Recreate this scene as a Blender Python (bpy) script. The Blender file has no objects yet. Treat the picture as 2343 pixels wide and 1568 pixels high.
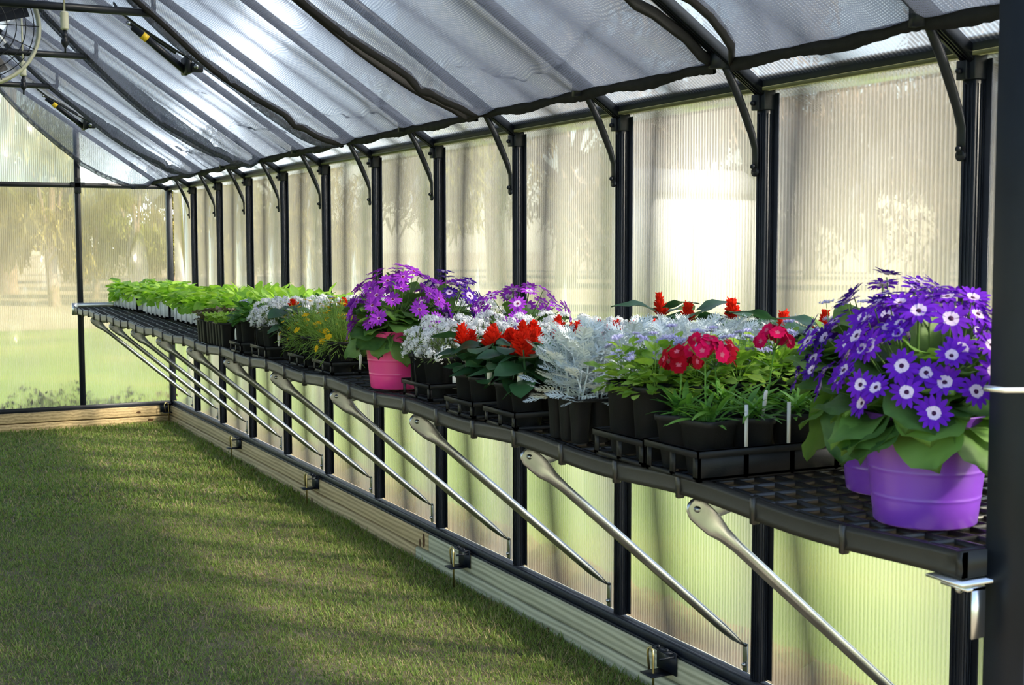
import bpy, math, random
import numpy as np
from mathutils import Vector, Matrix, Euler
PI = math.pi
sc = bpy.context.scene
COL = sc.collection
rs = np.random.RandomState(7)
random.seed(7)

# ------------------------------------------------------------------ camera
cam_d = bpy.data.cameras.new('camera')
cam = bpy.data.objects.new('camera', cam_d); COL.objects.link(cam)
cam_d.sensor_width = 36.0
cam_d.lens = 3014.8 / 2343 * 36.0
cam_d.clip_start = 0.05; cam_d.clip_end = 500
YAW, PIT, ROL = 0.464346, -0.0755767, -0.00194156
fw = Vector((math.sin(YAW)*math.cos(PIT), math.cos(YAW)*math.cos(PIT), math.sin(PIT)))
r0 = Vector((math.cos(YAW), -math.sin(YAW), 0)); u0 = r0.cross(fw)
r1 = r0*math.cos(ROL) + u0*math.sin(ROL); u1 = -r0*math.sin(ROL) + u0*math.cos(ROL)
cam.matrix_world = Matrix(((r1.x, u1.x, -fw.x, -2.0885), (r1.y, u1.y, -fw.y, -9.74893), (r1.z, u1.z, -fw.z, 1.15025), (0, 0, 0, 1)))
cam_d.dof.use_dof = True; cam_d.dof.focus_distance = 4.6; cam_d.dof.aperture_fstop = 13
sc.camera = cam

# ------------------------------------------------------------------ light, sky, exposure
SUN_AZ, SUN_EL = math.radians(138), math.radians(33)
sdir = Vector((math.sin(SUN_AZ)*math.cos(SUN_EL), math.cos(SUN_AZ)*math.cos(SUN_EL), math.sin(SUN_EL)))
w = bpy.data.worlds.new('world'); sc.world = w; w.use_nodes = True
nt = w.node_tree; bg = nt.nodes['Background']
sky = nt.nodes.new('ShaderNodeTexSky'); sky.sky_type = 'NISHITA'; sky.sun_disc = False
sky.sun_elevation = SUN_EL; sky.sun_rotation = SUN_AZ; sky.air_density = 1.0; sky.dust_density = 0.6
tc = nt.nodes.new('ShaderNodeTexCoord')
def wmath(op, a, b=None, c=None, clamp=False):
    x = nt.nodes.new('ShaderNodeMath'); x.operation = op; x.use_clamp = clamp
    for i, v in enumerate((a, b, c)):
        if v is None: continue
        if isinstance(v, (int, float)): x.inputs[i].default_value = v
        else: nt.links.new(v, x.inputs[i])
    return x.outputs[0]
def wdot(v):
    x = nt.nodes.new('ShaderNodeVectorMath'); x.operation = 'DOT_PRODUCT'; nt.links.new(tc.outputs['Generated'], x.inputs[0]); x.inputs[1].default_value = v
    return x.outputs['Value']
# low bright patch added to the sky for roof glare, and thin high cloud elsewhere
da = wmath('DIVIDE', wmath('ADD', wdot((-.827, 0, .562)), .142), .021)
db = wmath('DIVIDE', wmath('SUBTRACT', wdot((math.cos(math.radians(14.0)), -math.sin(math.radians(14.0)), 0)), 0.0), .070)
sky_glare = wmath('EXPONENT', wmath('MULTIPLY', wmath('ADD', wmath('POWER', wmath('ABSOLUTE', da), 2.4), wmath('POWER', wmath('ABSOLUTE', db), 4)), -1))
nz = nt.nodes.new('ShaderNodeTexNoise'); nz.inputs['Scale'].default_value = 3.2; nz.inputs['Detail'].default_value = 5; nt.links.new(tc.outputs['Generated'], nz.inputs[0])
thin = wmath('MULTIPLY', wmath('SUBTRACT', nz.outputs[0], .42, None, True), 6)
cl_ = nt.nodes.new('ShaderNodeMix'); cl_.data_type = 'RGBA'; cl_.blend_type = 'ADD'; cl_.inputs[0].default_value = 1
sc1 = nt.nodes.new('ShaderNodeVectorMath'); sc1.operation = 'SCALE'; sc1.inputs[0].default_value = (.80, .92, 1.12)
nt.links.new(wmath('ADD', wmath('MULTIPLY', sky_glare, 75), thin), sc1.inputs['Scale'])
nt.links.new(sky.outputs[0], cl_.inputs['A']); nt.links.new(sc1.outputs[0], cl_.inputs['B'])
nt.links.new(cl_.outputs['Result'], bg.inputs[0]); bg.inputs[1].default_value = 0.27
sl = bpy.data.lights.new('sun', 'SUN'); so = bpy.data.objects.new('sun', sl); COL.objects.link(so)
sl.energy = 14.0; sl.angle = math.radians(4.0); sl.color = (1.0, 0.93, 0.80)
so.rotation_euler = sdir.to_track_quat('Z', 'Y').to_euler()
vs = sc.view_settings
vs.view_transform = 'Standard'; vs.look = 'None'; vs.gamma = 1.0; vs.use_curve_mapping = False; vs.exposure = 0.62
cy = sc.cycles
cy.max_bounces = 10; cy.diffuse_bounces = 3; cy.glossy_bounces = 3; cy.transmission_bounces = 8
cy.transparent_max_bounces = 24; cy.sample_clamp_indirect = 4.0; cy.caustics_reflective = False; cy.caustics_refractive = True
cy.use_denoising = True

# ------------------------------------------------------------------ materials
def newmat(name):
    m = bpy.data.materials.new(name); m.use_nodes = True
    n = m.node_tree.nodes; l = m.node_tree.links
    return m, n, l, n['Principled BSDF'], n['Material Output']
def mix(n, l, f, a, b):
    x = n.new('ShaderNodeMixShader')
    if hasattr(f, 'type') and not isinstance(f, float): l.new(f, x.inputs[0])
    else: x.inputs[0].default_value = f
    l.new(a, x.inputs[1]); l.new(b, x.inputs[2]); return x.outputs[0]
def ramp(n, l, src, stops, mode='LINEAR'):
    r = n.new('ShaderNodeValToRGB'); r.color_ramp.interpolation = mode; e = r.color_ramp.elements
    while len(e) > 1: e.remove(e[0])
    e[0].position = stops[0][0]; e[0].color = (*stops[0][1], 1)
    for p, c in stops[1:]:
        k = e.new(p); k.color = (*c, 1)
    l.new(src, r.inputs[0]); return r.outputs[0]
def noise(n, l, scale, detail=3, vec=None, rough=.5):
    x = n.new('ShaderNodeTexNoise'); x.inputs['Scale'].default_value = scale; x.inputs['Detail'].default_value = detail
    x.inputs['Roughness'].default_value = rough
    if vec is not None: l.new(vec, x.inputs['Vector'])
    return x.outputs[0]
def objco(n): return n.new('ShaderNodeTexCoord').outputs['Object']
def mapping(n, l, vec, scale=(1,1,1), rot=(0,0,0)):
    m = n.new('ShaderNodeMapping'); l.new(vec, m.inputs[0]); m.inputs['Scale'].default_value = scale; m.inputs['Rotation'].default_value = rot
    return m.outputs[0]
def bump(n, l, h, strength, dist, bs):
    b = n.new('ShaderNodeBump'); b.inputs['Strength'].default_value = strength; b.inputs['Distance'].default_value = dist
    l.new(h, b.inputs['Height']); 
    if bs is not None: l.new(b.outputs[0], bs.inputs['Normal'])
    return b.outputs[0]
def plain(name, col, rough=.5, metal=0, spec=.5, var=.12, scale=30, bmp=0, bscale=200):
    m, n, l, b, o = newmat(name)
    co = objco(n); f = noise(n, l, scale, 4, co)
    d = [max(0, c*(1-var)) for c in col]; h = [min(1, c*(1+var)) for c in col]
    l.new(ramp(n, l, f, [(.3, d), (.7, h)]), b.inputs['Base Color'])
    b.inputs['Roughness'].default_value = rough; b.inputs['Metallic'].default_value = metal
    b.inputs['Specular IOR Level'].default_value = spec
    if bmp: bump(n, l, noise(n, l, bscale, 3, co), bmp, .002, b)
    return m
def leafmat(name, c1, c2, trans=.35, rough=.45, c3=None, tb=(1.5, 1.6, .7)):
    m, n, l, b, o = newmat(name)
    g = n.new('ShaderNodeNewGeometry')
    nn = noise(n, l, 60, 2, objco(n))
    a = n.new('ShaderNodeMath'); a.operation = 'MULTIPLY_ADD'; l.new(nn, a.inputs[0]); a.inputs[1].default_value = .5
    l.new(g.outputs['Random Per Island'], a.inputs[2])
    st = [(.2, c1), (.95, c2)]
    if c3: st.append((1.2 if False else 1.0, c3))
    colr = ramp(n, l, a.outputs[0], st)
    l.new(colr, b.inputs['Base Color']); b.inputs['Roughness'].default_value = rough
    b.inputs['Specular IOR Level'].default_value = .35
    t = n.new('ShaderNodeBsdfTranslucent')
    mx = n.new('ShaderNodeMix'); mx.data_type = 'RGBA'; mx.blend_type = 'MULTIPLY'; mx.inputs[0].default_value = 1
    l.new(colr, mx.inputs['A']); mx.inputs['B'].default_value = (*tb, 1)
    l.new(mx.outputs['Result'], t.inputs[0])
    l.new(mix(n, l, trans, b.outputs[0], t.outputs[0]), o.inputs[0])
    return m
def petalmat(name, col, trans=.3, var=.2):
    m, n, l, b, o = newmat(name)
    g = n.new('ShaderNodeNewGeometry')
    colr = ramp(n, l, g.outputs['Random Per Island'], [(0, [c*(1-var) for c in col]), (1, [min(1, c*(1+var)) for c in col])])
    l.new(colr, b.inputs['Base Color']); b.inputs['Roughness'].default_value = .8; b.inputs['Specular IOR Level'].default_value = .12
    t = n.new('ShaderNodeBsdfTranslucent'); l.new(colr, t.inputs[0])
    l.new(mix(n, l, trans, b.outputs[0], t.outputs[0]), o.inputs[0])
    return m

M = {}
M['frame'] = plain('black_frame_paint', (.007, .010, .017), .42, 0, .30, .2, 12)
M['plastic'] = plain('black_plastic', (.010, .011, .013), .52, 0, .25, .25, 20, .15, 300)
M['shelf'] = plain('shelf_plastic', (.016, .015, .014), .35, 0, .55, .25, 20, .1, 200)
M['brown_rim'] = plain('dusty_black_rim', (.020, .018, .015), .45, 0, .4, .3, 9, .1, 150)
M['steel'] = plain('galvanised_steel', (.36, .385, .41), .27, 1, .5, .15, 14, .12, 60)
M['alu'] = plain('bright_aluminium', (.80, .82, .84), .35, 1, .5, .06, 10)
M['brass'] = plain('zinc_yellow_steel', (.62, .50, .22), .3, 1, .5, .15, 30)
M['yellow'] = plain('yellow_paint', (.9, .62, .03), .3, 0, .5, .05, 20)
M['cream'] = plain('cream_plastic', (.62, .62, .50), .45, 0, .5, .06, 20)
M['tray_white'] = plain('white_foam', (.72, .74, .80), .6, 0, .4, .06, 25)
M['tag_white'] = plain('white_label', (.85, .85, .85), .5, 0, .4, .02, 10)
M['ink'] = plain('black_ink', (.03, .03, .03), .6, 0, .3, .02, 10)
M['soil'] = plain('potting_soil', (.020, .014, .009), .95, 0, .2, .5, 120, .8, 150)
M['pink'] = plain('pink_pot_plastic', (.86, .055, .30), .28, 0, .5, .04, 8)
M['purple'] = plain('purple_pot_plastic', (.19, .05, .50), .28, 0, .5, .04, 8)
M['gasket'] = plain('olive_gasket', (.10, .105, .045), .5, 0, .4, .2, 10)
M['stem'] = plain('green_stem', (.11, .20, .045), .6, 0, .3, .2, 30)
M['darkstem'] = plain('dark_stem', (.09, .06, .05), .6, 0, .3, .2, 30)

def wood(name, a, b):
    m, n, l, bs, o = newmat(name)
    co = mapping(n, l, objco(n), (18, 1.1, 26))
    w1 = noise(n, l, 2.2, 6, co, .62)
    wv = n.new('ShaderNodeTexWave'); wv.wave_type = 'BANDS'; wv.bands_direction = 'Z'; l.new(mapping(n, l, objco(n), (1, .12, 1)), wv.inputs[0])
    wv.inputs['Scale'].default_value = 15; wv.inputs['Distortion'].default_value = 6; wv.inputs['Detail'].default_value = 3; wv.inputs['Detail Scale'].default_value = .9
    m1 = n.new('ShaderNodeMath'); m1.operation = 'MULTIPLY_ADD'; l.new(wv.outputs[1], m1.inputs[0]); m1.inputs[1].default_value = .45; l.new(w1, m1.inputs[2])
    l.new(ramp(n, l, m1.outputs[0], [(.35, a), (.95, b)]), bs.inputs['Base Color']); bs.inputs['Roughness'].default_value = .75
    bump(n, l, m1.outputs[0], .25, .002, bs)
    return m
M['wood_tan'] = wood('tan_timber', (.34, .23, .10), (.66, .50, .26))
M['wood_green'] = wood('greenish_treated_timber', (.30, .29, .18), (.62, .60, .42))
M['knot'] = plain('dark_knot', (.10, .045, .015), .8, 0, .3, .5, 60)

def panel_mat(name, axis, tint, tr=.50, rf=.50, tl=.062):
    """twin-wall polycarbonate: internal ribs run across the given axis"""
    m, n, l, b, o = newmat(name); n.remove(b)
    wv = n.new('ShaderNodeTexWave'); wv.wave_type = 'BANDS'; wv.bands_direction = axis; wv.wave_profile = 'SIN'
    l.new(objco(n), wv.inputs[0]); wv.inputs['Scale'].default_value = 1
    wv.inputs['Scale'].default_value = 2*PI/20/.0132
    bp = n.new('ShaderNodeBump'); bp.inputs['Strength'].default_value = .8; bp.inputs['Distance'].default_value = .004; l.new(wv.outputs[1], bp.inputs['Height'])
    t = n.new('ShaderNodeBsdfTransparent'); t.inputs[0].default_value = (*tint, 1)
    r = n.new('ShaderNodeBsdfRefraction'); r.inputs['IOR'].default_value = 1.08; r.inputs['Roughness'].default_value = .75; r.inputs[0].default_value = (*tint, 1)
    l.new(bp.outputs[0], r.inputs['Normal'])
    q = n.new('ShaderNodeBsdfTranslucent'); q.inputs[0].default_value = (.92, .90, .86, 1)
    g = n.new('ShaderNodeBsdfGlossy'); g.inputs['Roughness'].default_value = .07; g.inputs[0].default_value = (1, 1, 1, 1)
    # the ribs pass less light than the clear channels between them
    rib = ramp(n, l, wv.outputs[1], [(.0, (1,)*3), (.55, (.9,)*3), (1.0, (.35,)*3)])
    f = n.new('ShaderNodeMath'); f.operation = 'MULTIPLY'; l.new(rib, f.inputs[0]); f.inputs[1].default_value = tr/.75
    a = mix(n, l, tl/(tl+rf), r.outputs[0], q.outputs[0])
    a = mix(n, l, f.outputs[0], a, t.outputs[0])
    lw = n.new('ShaderNodeLayerWeight'); lw.inputs[0].default_value = .5
    pw = n.new('ShaderNodeMath'); pw.operation = 'POWER'; l.new(lw.outputs['Facing'], pw.inputs[0]); pw.inputs[1].default_value = 4.5
    ff = n.new('ShaderNodeMath'); ff.operation = 'MULTIPLY_ADD'; l.new(pw.outputs[0], ff.inputs[0]); ff.inputs[1].default_value = .80; ff.inputs[2].default_value = .035
    l.new(mix(n, l, ff.outputs[0], a, g.outputs[0]), o.inputs[0])
    return m
M['pc_side'] = panel_mat('polycarbonate_ribs_side', 'Y', (.97, .96, .93))
M['pc_end'] = panel_mat('polycarbonate_ribs_end', 'X', (.98, .97, .90))

def cloth_mat():
    m, n, l, b, o = newmat('black_shade_cloth')
    n.remove(b)
    co = objco(n)
    w1 = n.new('ShaderNodeTexWave'); w1.bands_direction = 'Y'; l.new(co, w1.inputs[0]); w1.inputs['Scale'].default_value = 2*PI/20/.006
    w2 = n.new('ShaderNodeTexWave'); w2.bands_direction = 'X'; l.new(co, w2.inputs[0]); w2.inputs['Scale'].default_value = 2*PI/20/.006
    mm = n.new('ShaderNodeMath'); mm.operation = 'MAXIMUM'; l.new(w1.outputs[1], mm.inputs[0]); l.new(w2.outputs[1], mm.inputs[1])
    f = ramp(n, l, mm.outputs[0], [(.25, (.46,)*3), (.95, (.18,)*3)])
    d = n.new('ShaderNodeBsdfDiffuse'); d.inputs[0].default_value = (.07, .075, .085, 1)
    q = n.new('ShaderNodeBsdfTranslucent'); q.inputs[0].default_value = (.12, .14, .19, 1)
    t = n.new('ShaderNodeBsdfTransparent'); t.inputs[0].default_value = (.96, .98, 1, 1)
    dd = mix(n, l, .5, d.outputs[0], q.outputs[0])
    # threads cover more of the view at a slant
    g = n.new('ShaderNodeLayerWeight'); g.inputs[0].default_value = .35
    k = n.new('ShaderNodeMath'); k.operation = 'MULTIPLY_ADD'; l.new(g.outputs['Facing'], k.inputs[0]); k.inputs[1].default_value = -.55; k.inputs[2].default_value = 1.08
    k2 = n.new('ShaderNodeMath'); k2.operation = 'MULTIPLY'; k2.use_clamp = True; l.new(f, k2.inputs[0]); l.new(k.outputs[0], k2.inputs[1])
    l.new(mix(n, l, k2.outputs[0], dd, t.outputs[0]), o.inputs[0])
    return m
M['cloth'] = cloth_mat()
M['hem'] = plain('black_hem_webbing', (.012, .012, .013), .8, 0, .3, .2, 40, .3, 300)

# ------------------------------------------------------------------ mesh helpers
def make_mesh(name, V, F4=None, F3=None, mats=(), m4=None, m3=None, smooth=False):
    me = bpy.data.meshes.new(name); V = np.asarray(V, np.float32).reshape(-1, 3)
    F4 = np.zeros((0, 4), np.int32) if F4 is None or len(F4) == 0 else np.asarray(F4, np.int32)
    F3 = np.zeros((0, 3), np.int32) if F3 is None or len(F3) == 0 else np.asarray(F3, np.int32)
    me.vertices.add(len(V)); me.vertices.foreach_set('co', V.ravel())
    nl = F4.size + F3.size; me.loops.add(nl); me.loops.foreach_set('vertex_index', np.concatenate([F4.ravel(), F3.ravel()]))
    npoly = len(F4) + len(F3); me.polygons.add(npoly)
    st = np.concatenate([np.arange(len(F4))*4, F4.size + np.arange(len(F3))*3]).astype(np.int32)
    me.polygons.foreach_set('loop_start', st)
    for m in mats: me.materials.append(m)
    if m4 is not None or m3 is not None:
        a = np.zeros(len(F4), np.int32) if m4 is None else np.asarray(m4, np.int32)
        b = np.zeros(len(F3), np.int32) if m3 is None else np.asarray(m3, np.int32)
        me.polygons.foreach_set('material_index', np.concatenate([a, b]).astype(np.int32))
    if smooth: me.polygons.foreach_set('use_smooth', np.ones(npoly, bool))
    me.update(calc_edges=True); me.validate(); return me
class MB:
    """collects shapes and links them as one mesh object"""
    def __init__(s): s.V = []; s.F4 = []; s.F3 = []; s.m4 = []; s.m3 = []; s.n = 0
    def add(s, V, F4=(), F3=(), mi=0):
        V = np.asarray(V, float).reshape(-1, 3); s.V.append(V)
        if len(F4): F4 = np.asarray(F4, int)+s.n; s.F4.append(F4); s.m4.append(np.full(len(F4), mi) if np.isscalar(mi) else np.asarray(mi))
        if len(F3): F3 = np.asarray(F3, int)+s.n; s.F3.append(F3); s.m3.append(np.full(len(F3), mi if np.isscalar(mi) else 0))
        s.n += len(V); return s
    def box(s, a, b, mi=0, bev=0):
        (x0, y0, z0), (x1, y1, z1) = a, b
        x0, x1 = min(x0, x1), max(x0, x1); y0, y1 = min(y0, y1), max(y0, y1); z0, z1 = min(z0, z1), max(z0, z1)
        V = [(x0,y0,z0),(x1,y0,z0),(x1,y1,z0),(x0,y1,z0),(x0,y0,z1),(x1,y0,z1),(x1,y1,z1),(x0,y1,z1)]
        return s.add(V, [(0,3,2,1),(4,5,6,7),(0,1,5,4),(1,2,6,5),(2,3,7,6),(3,0,4,7)], (), mi)
    def tube(s, pts, r, n=8, mi=0, cap=True, flat=None, up=(0,1,0)):
        """pts list; r scalar or list; flat: list of (a,b) half widths (a along 'up' side direction, b across)"""
        pts = [Vector(p) for p in pts]; k = len(pts); R = [r]*k if np.isscalar(r) else r
        V = []
        for i, p in enumerate(pts):
            d = (pts[min(i+1, k-1)]-pts[max(i-1, 0)]).normalized()
            u = Vector(up); 
            if abs(u.dot(d)) > .97: u = Vector((1, 0, 0)) if abs(d.x) < .9 else Vector((0, 0, 1))
            a = (u - d*u.dot(d)).normalized(); b = d.cross(a)
            ra, rb = (flat[i] if flat else (R[i], R[i]))
            for j in range(n):
                t = 2*PI*(j+.5)/n
                V.append(p + a*(math.cos(t)*ra) + b*(math.sin(t)*rb))
        F = [(i*n+j, i*n+(j+1) % n, (i+1)*n+(j+1) % n, (i+1)*n+j) for i in range(k-1) for j in range(n)]
        F3 = []
        if cap:
            V.append(pts[0]); V.append(pts[-1]); c0, c1 = k*n, k*n+1
            for j in range(n):
                F3.append((c0, (j+1) % n, j)); F3.append((c1, (k-1)*n+j, (k-1)*n+(j+1) % n))
        return s.add([tuple(v) for v in V], F, F3, mi)
    def lathe(s, prof, n=32, c=(0,0,0), mi=0, sq=0, sx=1, sy=1):
        V = []
        for r, z in prof:
            for j in range(n):
                t = 2*PI*j/n
                k = 1 if not sq else (abs(math.cos(t))**sq+abs(math.sin(t))**sq)**(-1/sq)
                V.append((c[0]+r*k*math.cos(t)*sx, c[1]+r*k*math.sin(t)*sy, c[2]+z))
        F = [(i*n+j, i*n+(j+1) % n, (i+1)*n+(j+1) % n, (i+1)*n+j) for i in range(len(prof)-1) for j in range(n)]
        return s.add(V, F, (), mi)
    def disc(s, r, c, n=24, mi=0, sq=0):
        V = [c]
        for j in range(n):
            t = 2*PI*j/n; k = 1 if not sq else (abs(math.cos(t))**sq+abs(math.sin(t))**sq)**(-1/sq)
            V.append((c[0]+r*k*math.cos(t), c[1]+r*k*math.sin(t), c[2]))
        return s.add(V, (), [(0, j+1, (j+1) % n+1) for j in range(n)], mi)
    def ball(s, c, r, n=8, mi=0, sz=1):
        return s.lathe([(max(1e-4, r*math.sin(PI*i/n)), -r*sz*math.cos(PI*i/n)) for i in range(n+1)], n*2, c, mi)
    def inst(s, T, P, D, S, roll=None, up=(0,0,1), rng=None):
        """many copies of a template T=(V,F4,F3,m4): local +Y goes along D, +Z is the face"""
        tv, t4, t3, tm4 = T; P = np.asarray(P, float).reshape(-1, 3); D = np.asarray(D, float).reshape(-1, 3); n = len(P)
        D = D/np.maximum(1e-9, np.linalg.norm(D, axis=1))[:, None]; S = np.broadcast_to(np.asarray(S, float).reshape(-1, 1) if np.ndim(S) else np.full((1, 1), S), (n, 1))
        U = np.broadcast_to(np.asarray(up, float), (n, 3)); R = np.cross(D, U); ln = np.linalg.norm(R, axis=1)
        bad = ln < 1e-3; R[bad] = (1, 0, 0); R = R/np.linalg.norm(R, axis=1)[:, None]; N = np.cross(R, D)
        if roll is not None:
            c = np.cos(roll)[:, None]; q = np.sin(roll)[:, None]; R, N = R*c+N*q, -R*q+N*c
        W = P[:, None, :] + S[:, :, None]*(tv[None, :, 0:1]*R[:, None, :] + tv[None, :, 1:2]*D[:, None, :] + tv[None, :, 2:3]*N[:, None, :])
        off = (np.arange(n)*len(tv))[:, None, None]
        V = W.reshape(-1, 3); base = s.n; s.V.append(V); s.n += len(V)
        if len(t4): s.F4.append((t4[None]+off).reshape(-1, 4)+base); s.m4.append(np.tile(tm4, n))
        if len(t3): s.F3.append((t3[None]+off).reshape(-1, 3)+base); s.m3.append(np.zeros(n*len(t3)))
        return s
    def mesh(s, name, mats, smooth=False):
        c = lambda L, k: np.concatenate(L) if L else np.zeros((0, k))
        return make_mesh(name, np.concatenate(s.V), c(s.F4, 4), c(s.F3, 3), mats, np.concatenate(s.m4) if s.m4 else None, np.concatenate(s.m3) if s.m3 else None, smooth)
    def build(s, name, mats, parent=None, smooth=False, loc=(0,0,0)):
        if not isinstance(mats, (list, tuple)): mats = [mats]
        return link(name, s.mesh(name, mats, smooth), parent, loc)
def link(name, me, parent=None, loc=(0,0,0)):
    o = bpy.data.objects.new(name, me); COL.objects.link(o); o.location = loc
    if parent is not None: o.parent = parent
    return o
def thing(name, label, cat, loc=(0,0,0), rz=0, group=None):
    o = bpy.data.objects.new(name, None); COL.objects.link(o); o.location = loc; o.rotation_euler = (0, 0, rz)
    o.empty_display_size = .02
    return tag(o, label, cat, group)
def tag(o, label, cat, group=None, kind=None):
    o['label'] = label; o['category'] = cat
    if group: o['group'] = group
    if kind: o['kind'] = kind
    return o
def struct(o): o['kind'] = 'structure'; return o
def smooth_by_angle(o): pass
def dup(root, loc, rz=0, label=None, group=None, sc_=1):
    def cp(o, par):
        c = o.copy(); COL.objects.link(c); c.parent = par
        for ch in kids.get(o.name, []): cp(ch, c)
        return c
    kids = {}
    for o in root.children_recursive: kids.setdefault(o.parent.name, []).append(o)
    r = cp(root, None); r.location = loc; r.rotation_euler = (0, 0, rz); r.scale = (sc_,)*3
    if label: r['label'] = label
    if group: r['group'] = group
    return r
def bevel(o, w=.002, seg=2):
    m = o.modifiers.new('bevel', 'BEVEL'); m.width = w; m.segments = seg; m.limit_method = 'ANGLE'; m.angle_limit = math.radians(40)
    return o
ALL_LABELS = {}

# ------------------------------------------------------------------ the house of panes
S = .7; NB = 12; YF = -S*NB; WID = 2.64; RX = -WID/2; ZT = 1.538; SL = .68
GZ = -.17
def roofz(x, base=1.52): return base + SL*(min(-x, WID+x))
# ground
def soil_z(x, y): return GZ + .008*np.sin(x*5+y*3)*np.sin(y*4.1)
def ground_mat():
    m, n, l, b, o = newmat('soil_and_turf')
    co = objco(n)
    a = noise(n, l, 3.0, 6, co, .65); c = noise(n, l, 60, 4, co, .7)
    mm = n.new('ShaderNodeMath'); mm.operation = 'MULTIPLY_ADD'; l.new(c, mm.inputs[0]); mm.inputs[1].default_value = .5; l.new(a, mm.inputs[2])
    l.new(ramp(n, l, mm.outputs[0], [(.5, (.085, .075, .040)), (.75, (.16, .13, .08)), (1.0, (.28, .225, .16))]), b.inputs['Base Color'])
    b.inputs['Roughness'].default_value = .95; bump(n, l, mm.outputs[0], .6, .02, b); return m
def lawn_mat():
    m, n, l, b, o = newmat('outside_lawn')
    co = objco(n)
    a = noise(n, l, .45, 5, mapping(n, l, co, (1, 1, 1)), .6)
    l.new(ramp(n, l, a, [(.35, (.062, .115, .010)), (.52, (.130, .195, .020)), (.68, (.25, .235, .045))]), b.inputs['Base Color'])
    b.inputs['Roughness'].default_value = .9; bump(n, l, noise(n, l, 80, 3, co), .6, .02, b); return m
def field_mat():
    m, n, l, b, o = newmat('outside_dry_field')
    a = noise(n, l, .18, 5, objco(n), .6)
    l.new(ramp(n, l, a, [(.38, (.22, .175, .115)), (.62, (.36, .30, .21))]), b.inputs['Base Color']); b.inputs['Roughness'].default_value = .95; return m
g = MB()
xs = np.linspace(-2.9, .1, 76); ys = np.linspace(-12.5, .1, 190)
X, Y = np.meshgrid(xs, ys, indexing='ij'); Z = soil_z(X, Y) + .003*rs.rand(*X.shape)
idx = np.arange(X.size).reshape(X.shape)
g.add(np.c_[X.ravel(), Y.ravel(), Z.ravel()], np.c_[idx[:-1, :-1].ravel(), idx[1:, :-1].ravel(), idx[1:, 1:].ravel(), idx[:-1, 1:].ravel()])
struct(g.build('floor', ground_mat(), None, True))
g = MB()
def sheet(x0, y0, x1, y1, z): g.add([(x0,y0,z),(x1,y0,z),(x1,y1,z),(x0,y1,z)], [(0,1,2,3)])
sheet(.1, -60, 12, 60, GZ-.03); sheet(-40, .1, .1, 12, GZ-.03); sheet(-40, -60, -2.9, .1, GZ-.03); sheet(-2.9, -60, .1, -12.5, GZ-.03)
struct(g.build('ground_lawn', lawn_mat()))
g = MB(); sheet(12, -60, 160, 60, GZ-.03); sheet(-80, 60, 160, 160, GZ-.03); sheet(-80, 12, .1, 60, GZ-.03); sheet(.1, 12, 12, 60, GZ-.028)
struct(g.build('ground_field', field_mat()))
# bed outside the long wall: pale sand, then mulch
def bed(x0, x1, y0, y1, amp, name, mat, z=GZ):
    b = MB(); xs = np.linspace(x0, x1, 12); ys = np.linspace(y0, y1, int((y1-y0)*16)+2); X, Y = np.meshgrid(xs, ys, indexing='ij')
    edge = np.minimum(1, np.minimum(X-x0, x1-X)/.08); Z = z - .02 + edge*(.03+amp*rs.rand(*X.shape)); idx = np.arange(X.size).reshape(X.shape)
    b.add(np.c_[X.ravel(), Y.ravel(), Z.ravel()], np.c_[idx[:-1, :-1].ravel(), idx[1:, :-1].ravel(), idx[1:, 1:].ravel(), idx[:-1, 1:].ravel()])
    return struct(b.build(name, mat, None, True))
bed(.13, .36, -9.5, .6, .02, 'ground_sand_strip', plain('pale_sand', (.30, .25, .17), .9, 0, .3, .25, 8, .5, 60))
bed(.36, .60, -9.5, .6, .05, 'ground_mulch_strip', plain('brown_mulch', (.15, .085, .045), .95, 0, .2, .5, 40, .8, 60))
bed(-2.9, .5, .12, .55, .04, 'ground_leaf_litter', plain('leaf_litter', (.12, .085, .042), .95, 0, .2, .5, 30, .8, 60))

# timbers under the frame
def timber(name, x0, x1, y0, y1, z0, z1, mat):
    o = MB().box((x0, y0, z0), (x1, y1, z1)).build(name, mat); bevel(o, .006, 2); return struct(o)
for zz in ((-.105, -.034), (-.20, -.111)):
    timber('baseboard_right', -.026, .09, -4.86 if zz[0] > -.15 else -4.72, .09, *zz, M['wood_tan'])
    timber('baseboard_right_front', -.026, .09, YF-.05, -4.865 if zz[0] > -.15 else -4.725, *zz, M['wood_green'])
    timber('baseboard_far', -WID-.09, -.03, -.022, .09, *zz, M['wood_tan'])
    timber('baseboard_left', -WID-.09, -WID+.026, YF-.05, -.024, *zz, M['wood_tan'])
kn = MB()
for (y, z, a, b_) in ((-4.82, -.068, .012, .03), (-3.35, -.155, .012, .012), (-4.78, -.085, .008, .018), (-6.95, -.06, .006, .012), (-5.9, -.155, .006, .01)):
    kn.lathe([(0, 0), (a*.6, 0), (a, -.001)], 14, (0, 0, 0)); kn.V[-1] = np.c_[np.full(len(kn.V[-1]), -.0272), y+kn.V[-1][:, 0], z+kn.V[-1][:, 1]*b_/a]
kq = kn.build('trim_knots_right', M['knot']); struct(kq)
kn = MB()
for (x, z, a) in ((-.255, -.075, .013), (-.17, -.135, .016)):
    kn.lathe([(0, 0), (a*.6, 0), (a, -.001)], 14); kn.V[-1] = np.c_[x+kn.V[-1][:, 0]*1.3, np.full(len(kn.V[-1]), -.0232), z+kn.V[-1][:, 1]*.6]
struct(kn.build('trim_knots_far', M['knot']))

trim_n = [0]
def trim(mb, mat=None, bv=.0015):
    trim_n[0] += 1; o = mb.build('trim_%d' % trim_n[0], mat or M['frame']); struct(o)
    if bv: bevel(o, bv, 1)
    return o
PD = .030   # depth of a post
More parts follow.
